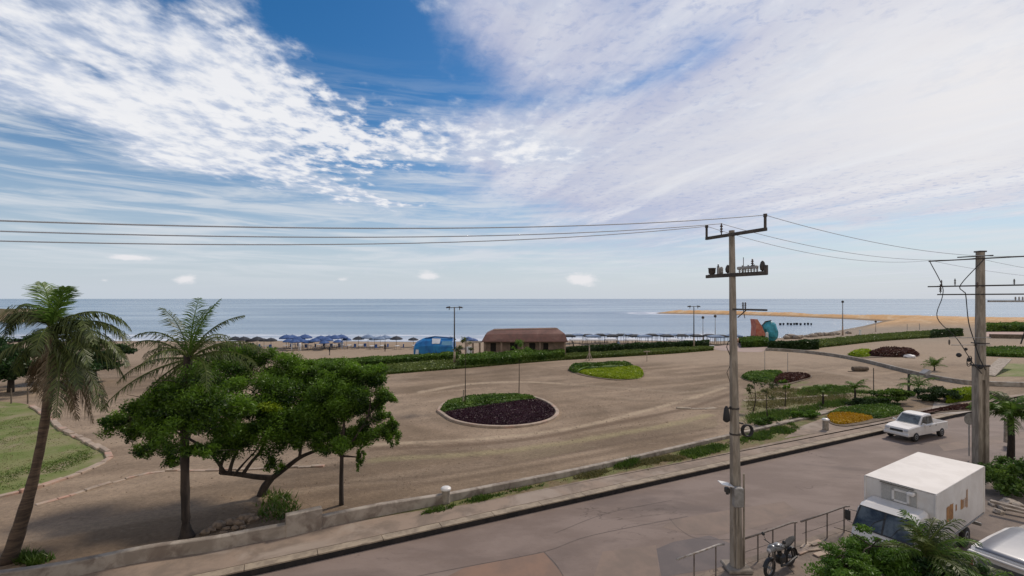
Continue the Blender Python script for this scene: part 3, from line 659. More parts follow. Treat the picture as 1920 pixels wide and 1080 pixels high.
bed('flower_bed', 'long pointed bed half green grass and half dark maroon soil', curve(gxy([(1388, 708), (1405, 700), (1440, 698), (1500, 702), (1524, 706), (1505, 714), (1470, 722), (1430, 720), (1400, 714), (1388, 708)]), 4)[:-1], [
    ('grass_planting', [(1390, 708), (1405, 701), (1440, 699), (1468, 701), (1455, 708), (1450, 717), (1420, 717), (1400, 713)], 6000, .25, .3, 'hedge'),
    ('maroon_planting', [(1454, 710), (1470, 703), (1500, 703.5), (1520, 707), (1502, 713), (1470, 720), (1452, 719)], 5000, .2, .3, 'maroonfl')], kerb=False)
bed('flower_bed', 'far bed with yellow green shrubs at left and a long maroon mound', curve(gxy([(1585, 668), (1600, 660), (1640, 657), (1700, 657), (1724, 664), (1715, 670), (1660, 670), (1610, 672), (1585, 668)]), 4)[:-1], [
    ('yellow_planting', [(1590, 667), (1602, 661), (1628, 659), (1636, 663), (1628, 669), (1608, 670)], 2500, .25, .5, 'lime'),
    ('maroon_planting', [(1625, 667), (1650, 659), (1700, 659), (1722, 665), (1712, 669.5), (1655, 669.5)], 6000, .3, .7, 'maroonfl')], kerb=False)
bed('flower_bed', 'bright orange and yellow bed edged with green beside the pavement', curve(gxy([(1548, 780), (1575, 770), (1640, 762), (1690, 766), (1698, 776), (1672, 785), (1620, 796), (1580, 800), (1556, 794), (1548, 780)]), 4)[:-1], [
    ('green_planting', [(1552, 779), (1578, 768), (1640, 762), (1686, 766), (1692, 775), (1668, 783), (1640, 786), (1600, 779)], 7000, .16, .22, 'hedge'),
    ('orange_planting', [(1551, 781), (1572, 771), (1602, 767), (1632, 770), (1642, 779), (1628, 789), (1580, 797), (1558, 792)], 12000, .11, .16, 'yellowfl')], kerb=False)
bed('flower_bed', 'reddish brown planted strip between the pavement and the pale triangular path', curve(gxy([(1700, 788), (1740, 777), (1800, 772), (1838, 768), (1815, 758), (1780, 762), (1730, 772), (1700, 788)]), 3)[:-1], [
    ('maroon_planting', [(1708, 785), (1745, 774), (1800, 770), (1828, 767), (1812, 760), (1780, 764), (1732, 774)], 4000, .15, .12, 'maroonfl')], kerb=False)
# long planted strips: polygons between a front and a back line (pixels on the ground)
def strip(name, front, back, h, n, size, m, label, cat='hedge', core=.72, seed=1):
    f = curve(gxy(front), 5); b = curve(gxy(back), 5); k = min(len(f), len(b)); f = f[:k]; b = b[:k]; r = np.random.default_rng(seed)
    t = empty(name, (*f[k//2], 0), 0, label, cat); c = f[k//2]; F_ = np.array(f)-c; B_ = np.array(b)-c
    rws = [[(F_[i][0], F_[i][1], 0), (*(F_[i]*.93+B_[i]*.07), h*core), (*(F_[i]*.5+B_[i]*.5), h*core*1.03), (*(F_[i]*.07+B_[i]*.93), h*core), (B_[i][0], B_[i][1], 0)] for i in range(k)]
    mb = MB(); mb.rows(rws); mb.build('twigs', M['hedgecore'], t)
    seglen = np.hypot(*(F_[1:]-F_[:-1]).T)*np.hypot(*(B_[1:]-F_[1:]).T)+.01; pr = seglen/seglen.sum(); i = r.choice(k-1, n, p=pr); a = r.random(n)[:, None]; q = r.random(n)
    q = np.where(r.random(n) < .25, 0.02*r.random(n), q)[:, None]
    base = (F_[i]*(1-a)+F_[i+1]*a)*(1-q)+(B_[i]*(1-a)+B_[i+1]*a)*q; q = q[:, 0]
    nz = fbm((base[:, 0]+c[0])*.5, (base[:, 1]+c[1])*.5, 3)
    top = h*(.72+.5*nz); z = np.where(q < .03, top*r.random(n), top*(.85+.2*r.random(n)))
    t_ = np.clip(nz*1.2-.1-(q < .03)*.1, 0, 1); V, Q, T = leaf_quads(np.column_stack([base, z]), size, .5, .2, seed+9, t_)  # leaves on the front face tinted darker, edge shade put into colour
    fastmesh('leaves', V, Q, M[m], t, T); return t
strip('hedge', [(520, 712), (600, 709), (700, 704), (790, 697), (880, 690), (970, 682), (1060, 675)], [(540, 697), (620, 694), (710, 688), (790, 681), (880, 676), (970, 671), (1060, 665)], .3, 16000, .28, 'turf', 'low grassy strip along the beach edge, in front of the blue tent', 'ground cover', .7, 3)
strip('hedge', [(540, 696), (620, 693), (710, 687), (790, 680), (860, 676)], [(560, 688), (640, 684), (720, 679), (790, 674), (860, 670)], .95, 11000, .3, 'hedge', 'dark green hedge on the beach side of the grassy strip, left of the tall lamp', 'hedge', .8, 4)
strip('hedge', [(1060, 675), (1130, 671), (1200, 667), (1270, 662.5), (1338, 657)], [(1060, 668), (1130, 664), (1200, 660), (1270, 656), (1338, 653)], .5, 16000, .3, 'turf', 'broad green planted strip right of the brown roofed building', 'hedge', .8, 5)
strip('hedge', [(1060, 668), (1130, 663.5), (1200, 659.5), (1270, 655.5), (1330, 652.5)], [(1060, 664), (1130, 660), (1200, 656), (1270, 652.5), (1330, 650.5)], 1.3, 9000, .35, 'hedgedk', 'taller dark clipped hedge behind the broad green strip', 'hedge', .8, 6)
strip('hedge', [(862, 690), (920, 686), (990, 680), (1058, 674)], [(862, 679), (920, 675), (990, 670), (1058, 666)], 1.15, 15000, .4, 'hedge', 'loose leafy shrubs growing in front of the brown roofed building', 'shrubs', .7, 7)
strip('hedge', [(1440, 656), (1500, 655), (1560, 650), (1640, 641), (1720, 635), (1806, 630)], [(1440, 648), (1500, 643), (1560, 638), (1640, 630), (1720, 624), (1800, 619)], .55, 22000, .36, 'turf', 'long green planted strip along the bay on the right', 'hedge', .8, 8)
strip('hedge', [(1440, 657), (1470, 657), (1500, 656), (1535, 655)], [(1440, 654), (1470, 654), (1500, 653), (1535, 651)], 1.5, 5000, .4, 'hedgedk', 'dark bushy hedge at the left end of the curving grey wall', 'hedge', .8, 9)
strip('hedge', [(1745, 634), (1775, 632), (1805, 630)], [(1745, 631), (1775, 629), (1805, 627)], 1.6, 2500, .4, 'hedgedk', 'dark clipped hedge at the right end of the bay strip', 'hedge', .8, 10)
strip('hedge', [(1850, 622), (1900, 622), (2000, 623), (2100, 624)], [(1850, 616), (1900, 616), (2000, 617), (2100, 618)], 2.0, 7000, .6, 'hedge', 'olive green bushes far right behind the pink terrace', 'hedge', .8, 11)
strip('hedge', [(1390, 652), (1420, 651), (1440, 650)], [(1385, 643), (1412, 641), (1440, 640)], 1.3, 4500, .4, 'hedge', 'small green bushes under the red and teal slide', 'hedge', .7, 12)
strip('hedge', [(1775, 757), (1810, 752), (1850, 748)], [(1770, 745), (1805, 741), (1850, 738)], .8, 6000, .22, 'lime', 'yellow green clipped hedge left of the far power pole', 'hedge', .8, 13)
strip('hedge', [(1850, 668), (1900, 670), (2000, 672)], [(1850, 655), (1900, 655), (2000, 656)], .6, 6000, .35, 'hedge', 'green ground cover at far right below the dark retaining wall', 'ground cover', .8, 14)
sheet('lawn', [(1855, 706), (1870, 682), (2000, 680), (2060, 706)], .016, M['lawn'])
sheet('lawn', [(1480, 738), (1500, 724), (1580, 722), (1605, 733), (1560, 742), (1500, 744)], .014, M['lawn'])
# verge and lawn grass
GR = [('grass', [(765, 972), (830, 947), (880, 934), (960, 916), (1030, 901), (1030, 913), (940, 933), (880, 947), (820, 962)], 16000, .12, 'grass'),
      ('grass', [(1015, 904), (1120, 881), (1262, 850), (1262, 866), (1190, 880), (1100, 899), (1020, 914)], 9000, .10, 'grassdry'),
      ('grass', [(1126, 882), (1145, 868), (1195, 862), (1203, 873), (1160, 886)], 3500, .20, 'grass'),
      ('grass', [(1262, 852), (1290, 843), (1400, 816), (1480, 792), (1512, 801), (1480, 815), (1400, 836), (1300, 861)], 16000, .12, 'grass'),
      ('grass', [(1205, 868), (1262, 852), (1290, 860), (1210, 884)], 2500, .10, 'grassdry'),
      ('grass', [(1392, 798), (1400, 775), (1450, 768), (1560, 752), (1640, 742), (1648, 752), (1560, 766), (1480, 786)], 7000, .20, 'grass'),
      ('grass', [(1480, 742), (1500, 726), (1560, 722), (1600, 726), (1640, 738), (1560, 745)], 6000, .18, 'grass'),
      ('grass', [(1392, 775), (1400, 738), (1450, 725), (1560, 735), (1640, 742), (1500, 762)], 9000, .15, 'grassdry'),
      ('grass', [(-60, 940), (0, 928), (60, 912), (130, 889), (203, 857), (170, 838), (100, 862), (0, 885), (-60, 890)], 6000, .05, 'grass'),
      ('grass', [(-200, 950), (0, 928), (130, 889), (203, 857), (100, 800), (60, 768), (0, 760), (-200, 760)], 16000, .035, 'grassdry'),
      ('grass', [(-60, 850), (0, 842), (100, 812), (88, 785), (30, 765), (-60, 770)], 4000, .04, 'grass'),
      ('grass', [(30, 1062), (30, 1044), (70, 1036), (118, 1040), (100, 1054), (60, 1064)], 3500, .24, 'grass'),
      ('grass', [(470, 970), (490, 915), (550, 922), (575, 970), (520, 992)], 900, .22, 'grass')]
for i, (nm, px, n, h, m) in enumerate(GR):
    tag(grass_patch(nm, gxy(px), n, h, M[m], 40+i, feather=1.5 if i in (8, 9, 10) else .7), 'short scattered grass growing on the verge and lawn', 'grass', kind='stuff')

def gravel(poly, n, seed):
    r = np.random.default_rng(seed); A = np.array(poly); lo, hi = A.min(0), A.max(0); q = r.random((n*3, 2))*(hi-lo)+lo; q = q[inside(q[:, 0], q[:, 1], poly)][:n]
    dn = fbm(q[:, 0]*.25, q[:, 1]*.25, 3); q = q[r.random(len(q)) < smooth(dn, .4, .7)*.9+.1]; k_ = len(q); s_ = (.02+.06*r.random(k_)**3)[:, None]
    base = np.array([[1, 0, 0], [0, 1, 0], [-1, 0, 0], [0, -1, 0], [0, 0, .8]]); a = r.random(k_)*6.28; V = np.empty((k_, 5, 3))
    V[:, :, 0] = q[:, :1]+s_*(base[None, :, 0]*np.cos(a)[:, None]-base[None, :, 1]*np.sin(a)[:, None]); V[:, :, 1] = q[:, 1:]+s_*(base[None, :, 0]*np.sin(a)[:, None]+base[None, :, 1]*np.cos(a)[:, None])*.8; V[:, :, 2] = s_*base[None, :, 2]
    T = (np.arange(k_)*5)[:, None, None]+np.array([[0, 1, 4], [1, 2, 4], [2, 3, 4], [3, 0, 4]])[None]
    tag(fastmesh('gravel', V.reshape(-1, 3), T.reshape(-1, 3), M['rubble']), 'loose gravel scattered over the plaza ground', 'gravel', kind='stuff')
gravel([(-26, 16.5), (-9, 20), (15, 35), (40, 52), (40, 62), (-40, 62), (-40, 30)], 16000, 5)
# ---------------------------------------------------------------- power poles, wires, lamps, rails
def octpole(mb, path, rads, n=8): mb.tube(path, rads, n)
ARM = Vector((.36, -.933, 0)).normalized()      # cross-arms run across the road
X1, Y1 = G(1381, 1066)[:2]
pole1 = empty('power_pole', (X1, Y1, 0), 0, 'tall slim concrete power pole standing in the gap of the roadside railing', 'power pole', 'concrete power poles along the road')
TOP1 = Vector((-.17, 0, 11.9))
def on1(z): return Vector((-.17*z/11.9, 0, z))
mb = MB(); mb.tube([on1(z) for z in (0, 3, 6, 9, 11.9)], [.235, .19, .155, .125, .10], 8); mb.build('shaft', M['polecon'], pole1)
mb = MB(); mb.box(-.42, .42, -.38, .38, 0, .13, .03); mb.build('base_collar', M['concrete'], pole1)
def arm(parent, c, half0, half1, w, h, name='crossarm', m='armwood', d=ARM, tilt=0):
    a = c - d*half0; b = c + d*half1; a.z -= tilt*half0; b.z += tilt*half1
    t = (b-a).normalized(); L = (b-a).length; q = t.to_track_quat('X', 'Z').to_matrix(); mb = MB(); mb.box(0, L, -w/2, w/2, -h/2, h/2, .012, q, a)
    return mb.build(name, M[m], parent)
def insulator(parent, p, h, r, m='porcelain', name='insulator'):
    mb = MB(); prof = [(.02, 0), (.02, h*.2)]
    for i in range(3): z = h*(.2+.24*i); prof += [(r, z+.01), (r*.95, z+h*.07), (r*.45, z+h*.14), (r*.45, z+h*.22)]
    prof += [(r*.6, h*.95), (.015, h)]; mb.lathe(prof, tuple(p), 10); return mb.build(name, M[m], parent, True)
c = on1(11.75)+Vector((0, -.13, 0))
arm(pole1, c, 1.3, 1.35, .10, .11)
ends = [c-ARM*1.27, c-ARM*.55, c+ARM*1.30]
for e in (ends[0], ends[2]):
    mb = MB(); mb.tube([e+Vector((0, 0, .0)), e+Vector((0, 0, .42))], .045, 8); mb.tube([e+Vector((0, 0, .40)), e+Vector((0, 0, .50))], .062, 8); mb.build('insulator', M['iron'], pole1)
insulator(pole1, ends[1]+Vector((0, 0, .05)), .42, .055)
c2 = on1(10.33)+Vector((0, -.17, 0))
arm(pole1, c2, 1.2, 1.3, .12, .13); arm(pole1, c2+Vector((0, .34, 0)), 1.15, 1.25, .09, .12)
mb = MB(); mb.lathe([(.07, 0), (.12, .05), (.13, .22), (.15, .24)], tuple(c2-ARM*1.05+Vector((0, 0, .06))), 12); mb.build('line_fuse', M['iron'], pole1, True)
insulator(pole1, c2-ARM*.75+Vector((0, 0, .06)), .36, .05); insulator(pole1, c2-ARM*.6+Vector((0, 0, .06)), .26, .07, 'greypor')
mb = MB(); mb.box(-.09, .09, -.07, .07, 0, .24, .015, at=tuple(c2-ARM*.68+Vector((.02, .02, .06)))); mb.build('junction_box', M['greypor'], pole1)
for s, hh in ((-.30, .30), (1.15, .34)):
    mb = MB(); q = c2+ARM*s+Vector((0, 0, .07)); mb.lathe([(.02, 0), (.075, .05), (.09, hh*.5), (.06, hh*.85), (.02, hh)], tuple(q), 10); mb.build('surge_arrester', M['iron'], pole1, True)
for i in range(7): insulator(pole1, c2+ARM*(.22+.12*i)+Vector((0, 0, .06)), .20 + .05*(i % 2), .05, 'greypor')
q = c2+ARM*.55+Vector((0, 0, .22)); mb = MB(); tq = ARM.to_track_quat('X', 'Z').to_matrix(); mb.box(-.42, .42, -.05, .05, -.05, .05, .02, tq, tuple(q)); mb.build('terminal_bar', M['greypor'], pole1)
insulator(pole1, c2+ARM*.75+Vector((0, 0, .2)), .3, .05); mb = MB(); q = c2+ARM*.38; mb.tube([q+Vector((0, 0, .05)), q+Vector((0, 0, .58))], .012, 6); mb.build('rod', M['iron'], pole1)
q = c2+ARM*1.28; mb = MB(); mb.box(-.05, .05, -.05, .05, -.06, .26, .01, tq, tuple(q)); mb.build('end_bracket', M['iron'], pole1)
c3 = on1(9.13)+Vector((0, -.17, 0)); arm(pole1, c3, .1, 1.3, .07, .06); 
for s in (.34, .44): insulator(pole1, c3+ARM*s+Vector((0, 0, .03)), .22, .04)
mb = MB(); mb.tube([c3+ARM*.5, c3+ARM*.12+Vector((0, 0, -.28))], .018, 6); mb.tube([c3+ARM*.35, c3+ARM*.42+Vector((0, 0, -.3))], .012, 6); mb.build('brace', M['iron'], pole1)
# coiled cable, meter box, camera and conduit lower down
def ring(mb, c, R_, r, n=20, ax=(1, 0, 0), az=(0, 0, 1), sq=1.0):
    a = Vector(ax); b = Vector(az); mb.tube([Vector(c)+a*math.cos(6.2832*i/n)*R_+b*math.sin(6.2832*i/n)*R_*sq for i in range(n+1)], r, 7, False)
mb = MB(); 
for k_ in range(3): ring(mb, (.28+.02*k_, -.12-.03*k_, 4.9), .17, .028, sq=1.15)
mb.tube([(.0, 0, 5.15), (.2, -.1, 5.12)], .03, 6); mb.build('cable_coil', M['blackwire'], pole1, True)
mb = MB(); mb.lathe([(.05, 0), (.12, .06), (.10, .30), (.075, .48), (.03, .56)], (-.40, -.1, 5.18), 10); mb.tube([(-.40, -.1, 5.6), (-.15, -.02, 5.75)], .02, 6); mb.build('cable_bundle', M['blackwire'], pole1, True)
mb = MB(); mb.box(-.26, .06, -.42, -.20, 2.32, 2.98, .02); mb.build('meter_box', M['galv'], pole1)
mb = MB(); mb.box(-.40, .02, -.22, .18, -.015, .015, .008, Matrix.Rotation(R(12), 3, 'Y'), (-.30, -.22, 3.03)); mb.build('camera_hood', M['white'], pole1)
mb = MB(); mb.box(-.07, .07, -.10, .10, -.09, .09, .02, at=(-.44, -.25, 2.86)); mb.lathe([(.05, 0), (.05, .05)], (-.44, -.25, 2.72), 10); mb.build('camera', M['blackpl'], pole1)
mb = MB(); mb.tube([(.24, -.05, 0.1), (.235, -.05, 3.35)], .035, 8); mb.tube([(-.1, -.24, .1), (-.1, -.24, 2.3)], .03, 8); mb.build('conduit', M['polecon'], pole1)
mb = MB(); mb.tube([on1(5.62)+Vector((0, 0, 0)), on1(5.68)], .175, 8); mb.build('band', M['iron'], pole1)
mb = MB(); mb.tube([on1(4.72), on1(4.78)], .185, 8); mb.build('band', M['iron'], pole1)
mb = MB(); mb.tube([on1(8.05)+Vector((-.1, 0, 0)), on1(8.0)+Vector((-.22, -.05, -.05)), on1(7.8)+Vector((-.26, -.05, 0)), on1(7.5)+Vector((-.12, 0, 0))], .015, 5); mb.tube([on1(7.2)+Vector((-.1, 0, 0)), on1(6.9)+Vector((-.24, 0, 0)), on1(6.5)+Vector((-.12, 0, 0))], .012, 5); mb.build('loose_cable', M['blackwire'], pole1)
# far pole
X2, Y2 = G(1838, 880)[:2]
pole2 = empty('power_pole', (X2, Y2, 0), 0, 'thicker concrete power pole behind the white box truck', 'power pole', 'concrete power poles along the road')
mb = MB(); mb.tube([(0, 0, z) for z in (5.0, 8, 12.1)], [.235, .22, .19], 8); mb.build('shaft', M['polecon'], pole2)
mb = MB()
mb.box(-.30, -.10, -.24, .22, 0, 5.75, .03); mb.box(.08, .30, -.24, .22, 0, 5.75, .03); mb.box(-.11, .09, -.12, .20, 0, 5.7, .01); mb.build('base_sleeve', M['polecon'], pole2)
mb = MB(); mb.box(-.33, .33, -.27, .25, 5.74, 5.84, .02); mb.build('band', M['iron'], pole2)
mb = MB(); mb.box(-.28, .28, -.27, .27, 7.0, 7.06, .01); mb.build('band', M['iron'], pole2)
mb = MB(); mb.box(-.2, .2, -.2, .2, 12.08, 12.16, .02); mb.build('cap', M['iron'], pole2)
d2 = Vector((.52, -.854, 0)).normalized()
def a2(z, h0, h1, w=.07, h=.07, dy=-.32, m='iron', tilt=0): 
    c = Vector((0, dy, z)); arm(pole2, c, h0, h1, w, h, 'crossarm', m, d2, tilt); return c
t1 = a2(11.72, 2.5, 2.4, .07, .07); a2(11.86, 1.2, .3, .08, .06); a2(10.22, 2.1, 1.9); b2 = a2(9.74, 2.1, 2.1); a2(10.22, 2.1, 1.9, dy=.32)
E2 = [t1-d2*2.45, t1-d2*.4, t1+d2*2.2]
for s, z, h, r, mm in ((-1.95, 9.8, .55, .07, 'iron'), (-1.3, 10.25, .4, .05, 'iron'), (-.35, 10.1, .32, .07, 'porcelain'), (1.1, 10.25, .3, .05, 'iron'), (1.85, 9.8, .6, .08, 'iron'), (-1.9, 10.25, .35, .045, 'porcelain')):
    insulator(pole2, Vector((0, -.32, z))+d2*s, h, r, mm)
mb = MB(); q = Vector((.0, -.32, 9.95))+d2*2.6; mb.lathe([(.03, 0), (.07, .1), (.10, .35), (.08, .5)], tuple(q), 10); mb.build('line_fuse', M['iron'], pole2, True)
mb = MB(); mb.box(0, 3.0, -.06, .06, -.05, .05, .01, at=(.25, -.2, 9.36)); mb.build('crossarm', M['galv'], pole2)
for i in range(6): insulator(pole2, (1.75+.2*i, -.2, 9.41), .2, .055, 'greypor')
arm(pole2, Vector((0, -.3, 6.95)), 1.9, .3, .04, .04, 'cable_bracket', 'galv', Vector((1, 0, 0))); arm(pole2, Vector((0, -.3, 7.35)), 2.0, .3, .04, .04, 'cable_bracket', 'galv', Vector((1, 0, 0)))
insulator(pole2, (-2.0, -.3, 6.95), .3, .06, 'iron'); insulator(pole2, (-.6, -.35, 6.85), .22, .09, 'iron')
mb = MB()
def cable(mb, pts, r): mb.tube(curve(pts, 5), r, 6)
e = E2[0]
cable(mb, [tuple(e), (e.x+.55, e.y-.2, 10.3), (e.x+.75, e.y, 9.6), (-1.6, .9, 8.4), (-1.15, .2, 7.3), (-.9, -.2, 6.4), (-.75, -.4, 5.9), (-.35, -.45, 5.4)], .022)
cable(mb, [(-.1, -.35, 11.7), (-.8, .3, 10.3), (-.75, .2, 9.9), (-.62, .2, 9.7), (-.65, 0, 8.2), (-.6, -.3, 7.1), (-.45, -.4, 6.3), (-.2, -.5, 5.6)], .025)
e = Vector((0, -.32, 11.7))+d2*1.75
cable(mb, [tuple(e), (e.x-.12, e.y, 10.6), (e.x-.05, e.y, 10.0), (e.x-.02, e.y+.2, 9.0), (e.x, e.y+.3, 8.0), (e.x-.05, e.y+.5, 7.1)], .03)
mb.build('drop_cable', M['blackwire'], pole2, True)
for p, r_ in (((-1.1, .1, 6.35), .12), ((-.72, -.1, 6.1), .10), ((-.35, -.35, 5.75), .12), ((-.9, -.1, 6.7), .08)):
    mb = MB(); mb.lathe([(r_*.4, -r_), (r_, -r_*.4), (r_, r_*.4), (r_*.4, r_)], p, 8); mb.build('cable_splice', M['blackwire'], pole2)
for k_ in range(2): mb = MB(); ring(mb, (-.8, -.2, 6.0+.1*k_), .22, .02, ax=(.8, .2, .3)); mb.build('cable_loop', M['blackwire'], pole2)
mb = MB(); mb.box(.35, .75, -.25, .15, 6.1, 6.3, .02, Matrix.Rotation(R(-35), 3, 'Y')); mb.build('bracket_plate', M['galv'], pole2)
# wires: three conductors each way
def span(a, b, sag, r, name, label, grp, n=40):
    a = Vector(a); b = Vector(b); mb = MB(); pts = []
    for i in range(n+1):
        t = i/n; p = a.lerp(b, t); p.z -= 4*sag*t*(1-t); pts.append(p)
    mb.tube(pts, r, 6); o = mb.build(name, M['wire'], None, True); tag(o, label, 'wire', grp)
OFF = Vector((-40, -18.8, 0)); O1 = Vector((X1, Y1, 0)); O2 = Vector((X2, Y2, 0)); tops = [ends[0]+Vector((0, 0, .46)), ends[1]+Vector((0, 0, .45)), ends[2]+Vector((0, 0, .46))]
for e, sg, w in zip(tops, (1.57, 1.44, 1.49), ('lowest of the three sagging wires running left from the near pole', 'middle of the three sagging wires running left from the near pole', 'topmost of the three sagging wires running left from the near pole')):
    span(O1+e, O1+e+OFF, sg, .015, 'power_line', w, 'wires running left over the sea')
for e, f, w in zip(tops, E2, ('left conductor hanging between the two poles, on the seaward side', 'middle conductor hanging between the two poles', 'right conductor hanging between the two poles, from the highest insulator')):
    span(O1+e, O2+f+Vector((0, 0, .05)), .55, .010, 'power_line', w, 'wires between the two poles')
for f, w in zip(E2, ('thin wire leaving the far pole to the right, seaward side', 'thin wire leaving the far pole to the right, middle', 'thin wire leaving the far pole to the right, road side')):
    span(O2+f+Vector((0, 0, .05)), O2+f+Vector((36, 17, .2)), .8, .010, 'power_line', w, 'wires leaving the far pole', 16)
# railing
def rail(s0, s1, posts, label, bent=False, m='rail'):
    base = Vector((7.3, 16.6, 0)); d = Vector((1, .47, 0)).normalized(); t = empty('railing', base+d*s0, 0, label, 'railing', 'roadside pipe railings'); L = s1-s0
    mb = MB(); mb.tube([d*0+Vector((0, 0, .97)), d*(L*.5)+Vector((0, 0, 1.0)), d*(L-.3)+Vector((0, 0, 1.04)), d*L+Vector((0, 0, 1.0))], .035, 8); mb.build('top_rail', M[m], t, True)
    for s in posts:
        mb = MB(); mb.tube([d*s, d*s+Vector((0, 0, .99))], .025, 7); mb.build('post', M['railpost'], t)
    if m != 'rail':
        mb = MB(); mb.tube([d*.1+Vector((0, 0, .5)), d*(L-.1)+Vector((0, 0, .5))], .012, 6); mb.build('wire_mesh', M['railpost'], t)
M['rail2'] = mat('weathered_grey_rail', (.20, .17, .15), (.14, .11, .09), .7, 8)
rail(-2.1, .05, (.75, 1.75), 'white topped pipe railing left of the near power pole')
rail(.95, 3.9, (.8, 1.6, 2.85), 'grey pipe railing behind the parked motorcycle', m='rail2')
rail(4.15, 7.2, (.3, 1.6, 2.7), 'grey pipe railing between the motorcycle and the truck', m='rail2')
# lamps
def lamp(u, v, h, label, arms=True, r=.075, group='tall street lamps'):
    x, y, _ = G(u, v); t = empty('street_lamp', (x, y, 0), 0, label, 'street lamp', group)
    mb = MB(); mb.tube([(0, 0, 0), (0, 0, h*.27)], [r*2.3, r*1.8], 10); mb.build('base', M['edge'], t, True)
    mb = MB(); mb.tube([(0, 0, h*.27), (0, 0, h)], [r*1.4, r], 10); mb.build('pole', M['galv' if not arms else 'iron'], t, True)
    if arms:
        mb = MB(); mb.tube([(-.75, 0, h-.12), (.75, 0, h-.05)], .05, 8); mb.build('arm', M['iron'], t)
        for s in (-1, 1):
            mb = MB(); mb.box(-.28, .28, -.18, .18, -.10, .10, .03, Matrix.Rotation(R(12*s), 3, 'Y'), (s*.9, 0, h-.05)); mb.box(-.05, .05, -.05, .05, -.35, .1, at=(s*.75, 0, h-.1)); mb.build('lamp_head', M['iron'], t)
    else:
        mb = MB(); mb.lathe([(.08, 0), (.28, .12), (.30, .4), (.12, .62)], (0, 0, h), 12); mb.build('lamp_head', M['iron'], t, True)
lamp(852, 683, 8.3, 'tall double street lamp beside the blue tent')
lamp(1301, 654, 8.1, 'slim double street lamp left of the near power pole, in front of the sand spit')
lamp(1580, 629, 8.4, 'single headed lamp post standing by the bay on the right', False, .09)
lamp(1318, 640, 5.0, 'short slim lamp on the beach just right of the slim double lamp', False, .05, 'short lamps on the beach')
lamp(1341, 640, 5.3, 'short slim lamp on the beach next to the near power pole', False, .05, 'short lamps on the beach')
lamp(1642, 622, 2.6, 'small lamp post on the sand near the neck of the spit', False, .05, 'short lamps on the beach')
def post(u, v, h, r, m, name, label, cat='post', braces=False, group=None, head=None):
    x, y, _ = G(u, v); mb = MB(); mb.tube([(0, 0, -.02), (0, 0, h)], [r*1.15, r], 8)
    if braces: mb.tube([(-.5, .1, 0), (-.03, 0, h*.55)], r*.6, 6); mb.tube([(.5, .1, 0), (.03, 0, h*.55)], r*.6, 6)
    if head: mb.box(-head, head, -.05, .05, h-.05, h+.1, .01)
    return tag(mb.build(name, M[m], None, loc=(x, y, 0)), label, cat, group)
post(1105, 676, 2.2, .10, 'stone', 'timber_post', 'braced wooden post at the edge of the broad green strip', braces=True)
post(1213, 678, 1.5, .05, 'stone', 'timber_post', 'thin pale post with a small white board near the lime bed', head=.5)
post(1638, 747, 2.9, .035, 'iron', 'metal_post', 'thin dark bare pole standing in the plaza beside the young palms')
post(1704, 735, 1.9, .10, 'iron', 'metal_post', 'stout dark post in front of the curving grey wall')
post(1434, 700, 2.9, .03, 'galv', 'metal_post', 'left one of two thin stakes in the long pointed bed')
post(1477, 700, 2.6, .03, 'galv', 'metal_post', 'right one of two thin stakes in the long pointed bed')
post(1515, 651, 1.5, .32, 'stone', 'planter_post', 'pale concrete planter in the hedge along the bay')
post(1613, 633, 1.9, .22, 'white', 'marker_post', 'white marker post in the green strip by the bay')
post(1438, 644, 2.3, .28, 'white', 'marker_post', 'white statue like post beside the teal dome', head=.2)
post(1701, 619, 1.8, .06, 'galv', 'metal_post', 'left one of two small posts on the sand at the far right', group='small posts on the far sand')
post(1724, 619, 2.0, .07, 'galv', 'metal_post', 'right one of two small posts on the sand at the far right', group='small posts on the far sand')
post(1887, 829, 1.5, .12, 'stone', 'stone_post', 'grey stone post beside the road under the tree at right edge')
for i, (u, w) in enumerate(((21, 'nearest to the leaning palm'), (-8, 'at the very left edge'), (52, 'half hidden by the leaning palm'))):
    post(u, 757, 1.4, .05, 'timber', 'fence_post', 'thin dark fence post behind the lawn, '+w, group='fence posts behind the lawn')
post(297, 679, 3.2, .06, 'iron', 'metal_post', 'thin post with a brown foot on the sand between the two palms', head=.25)
x, y = P(1817, 787, 29)[:2]; t = empty('road_sign', (x, y, 0), 0, 'round grey road sign seen from behind beside the far pole', 'sign')
mb = MB(); mb.tube([(0, 0, 0), (0, 0, 2.5)], .035, 8); mb.build('post', M['galv'], t)
mb = MB(); o_ = len(mb.v); mb.lathe([(.34, 0), (.36, .015), (.34, .03)], (0, 0, 0), 20); mb.v = [(x_, -z_-.04, 2.25+y_) for x_, y_, z_ in mb.v]; mb.build('plate', M['galv'], t)
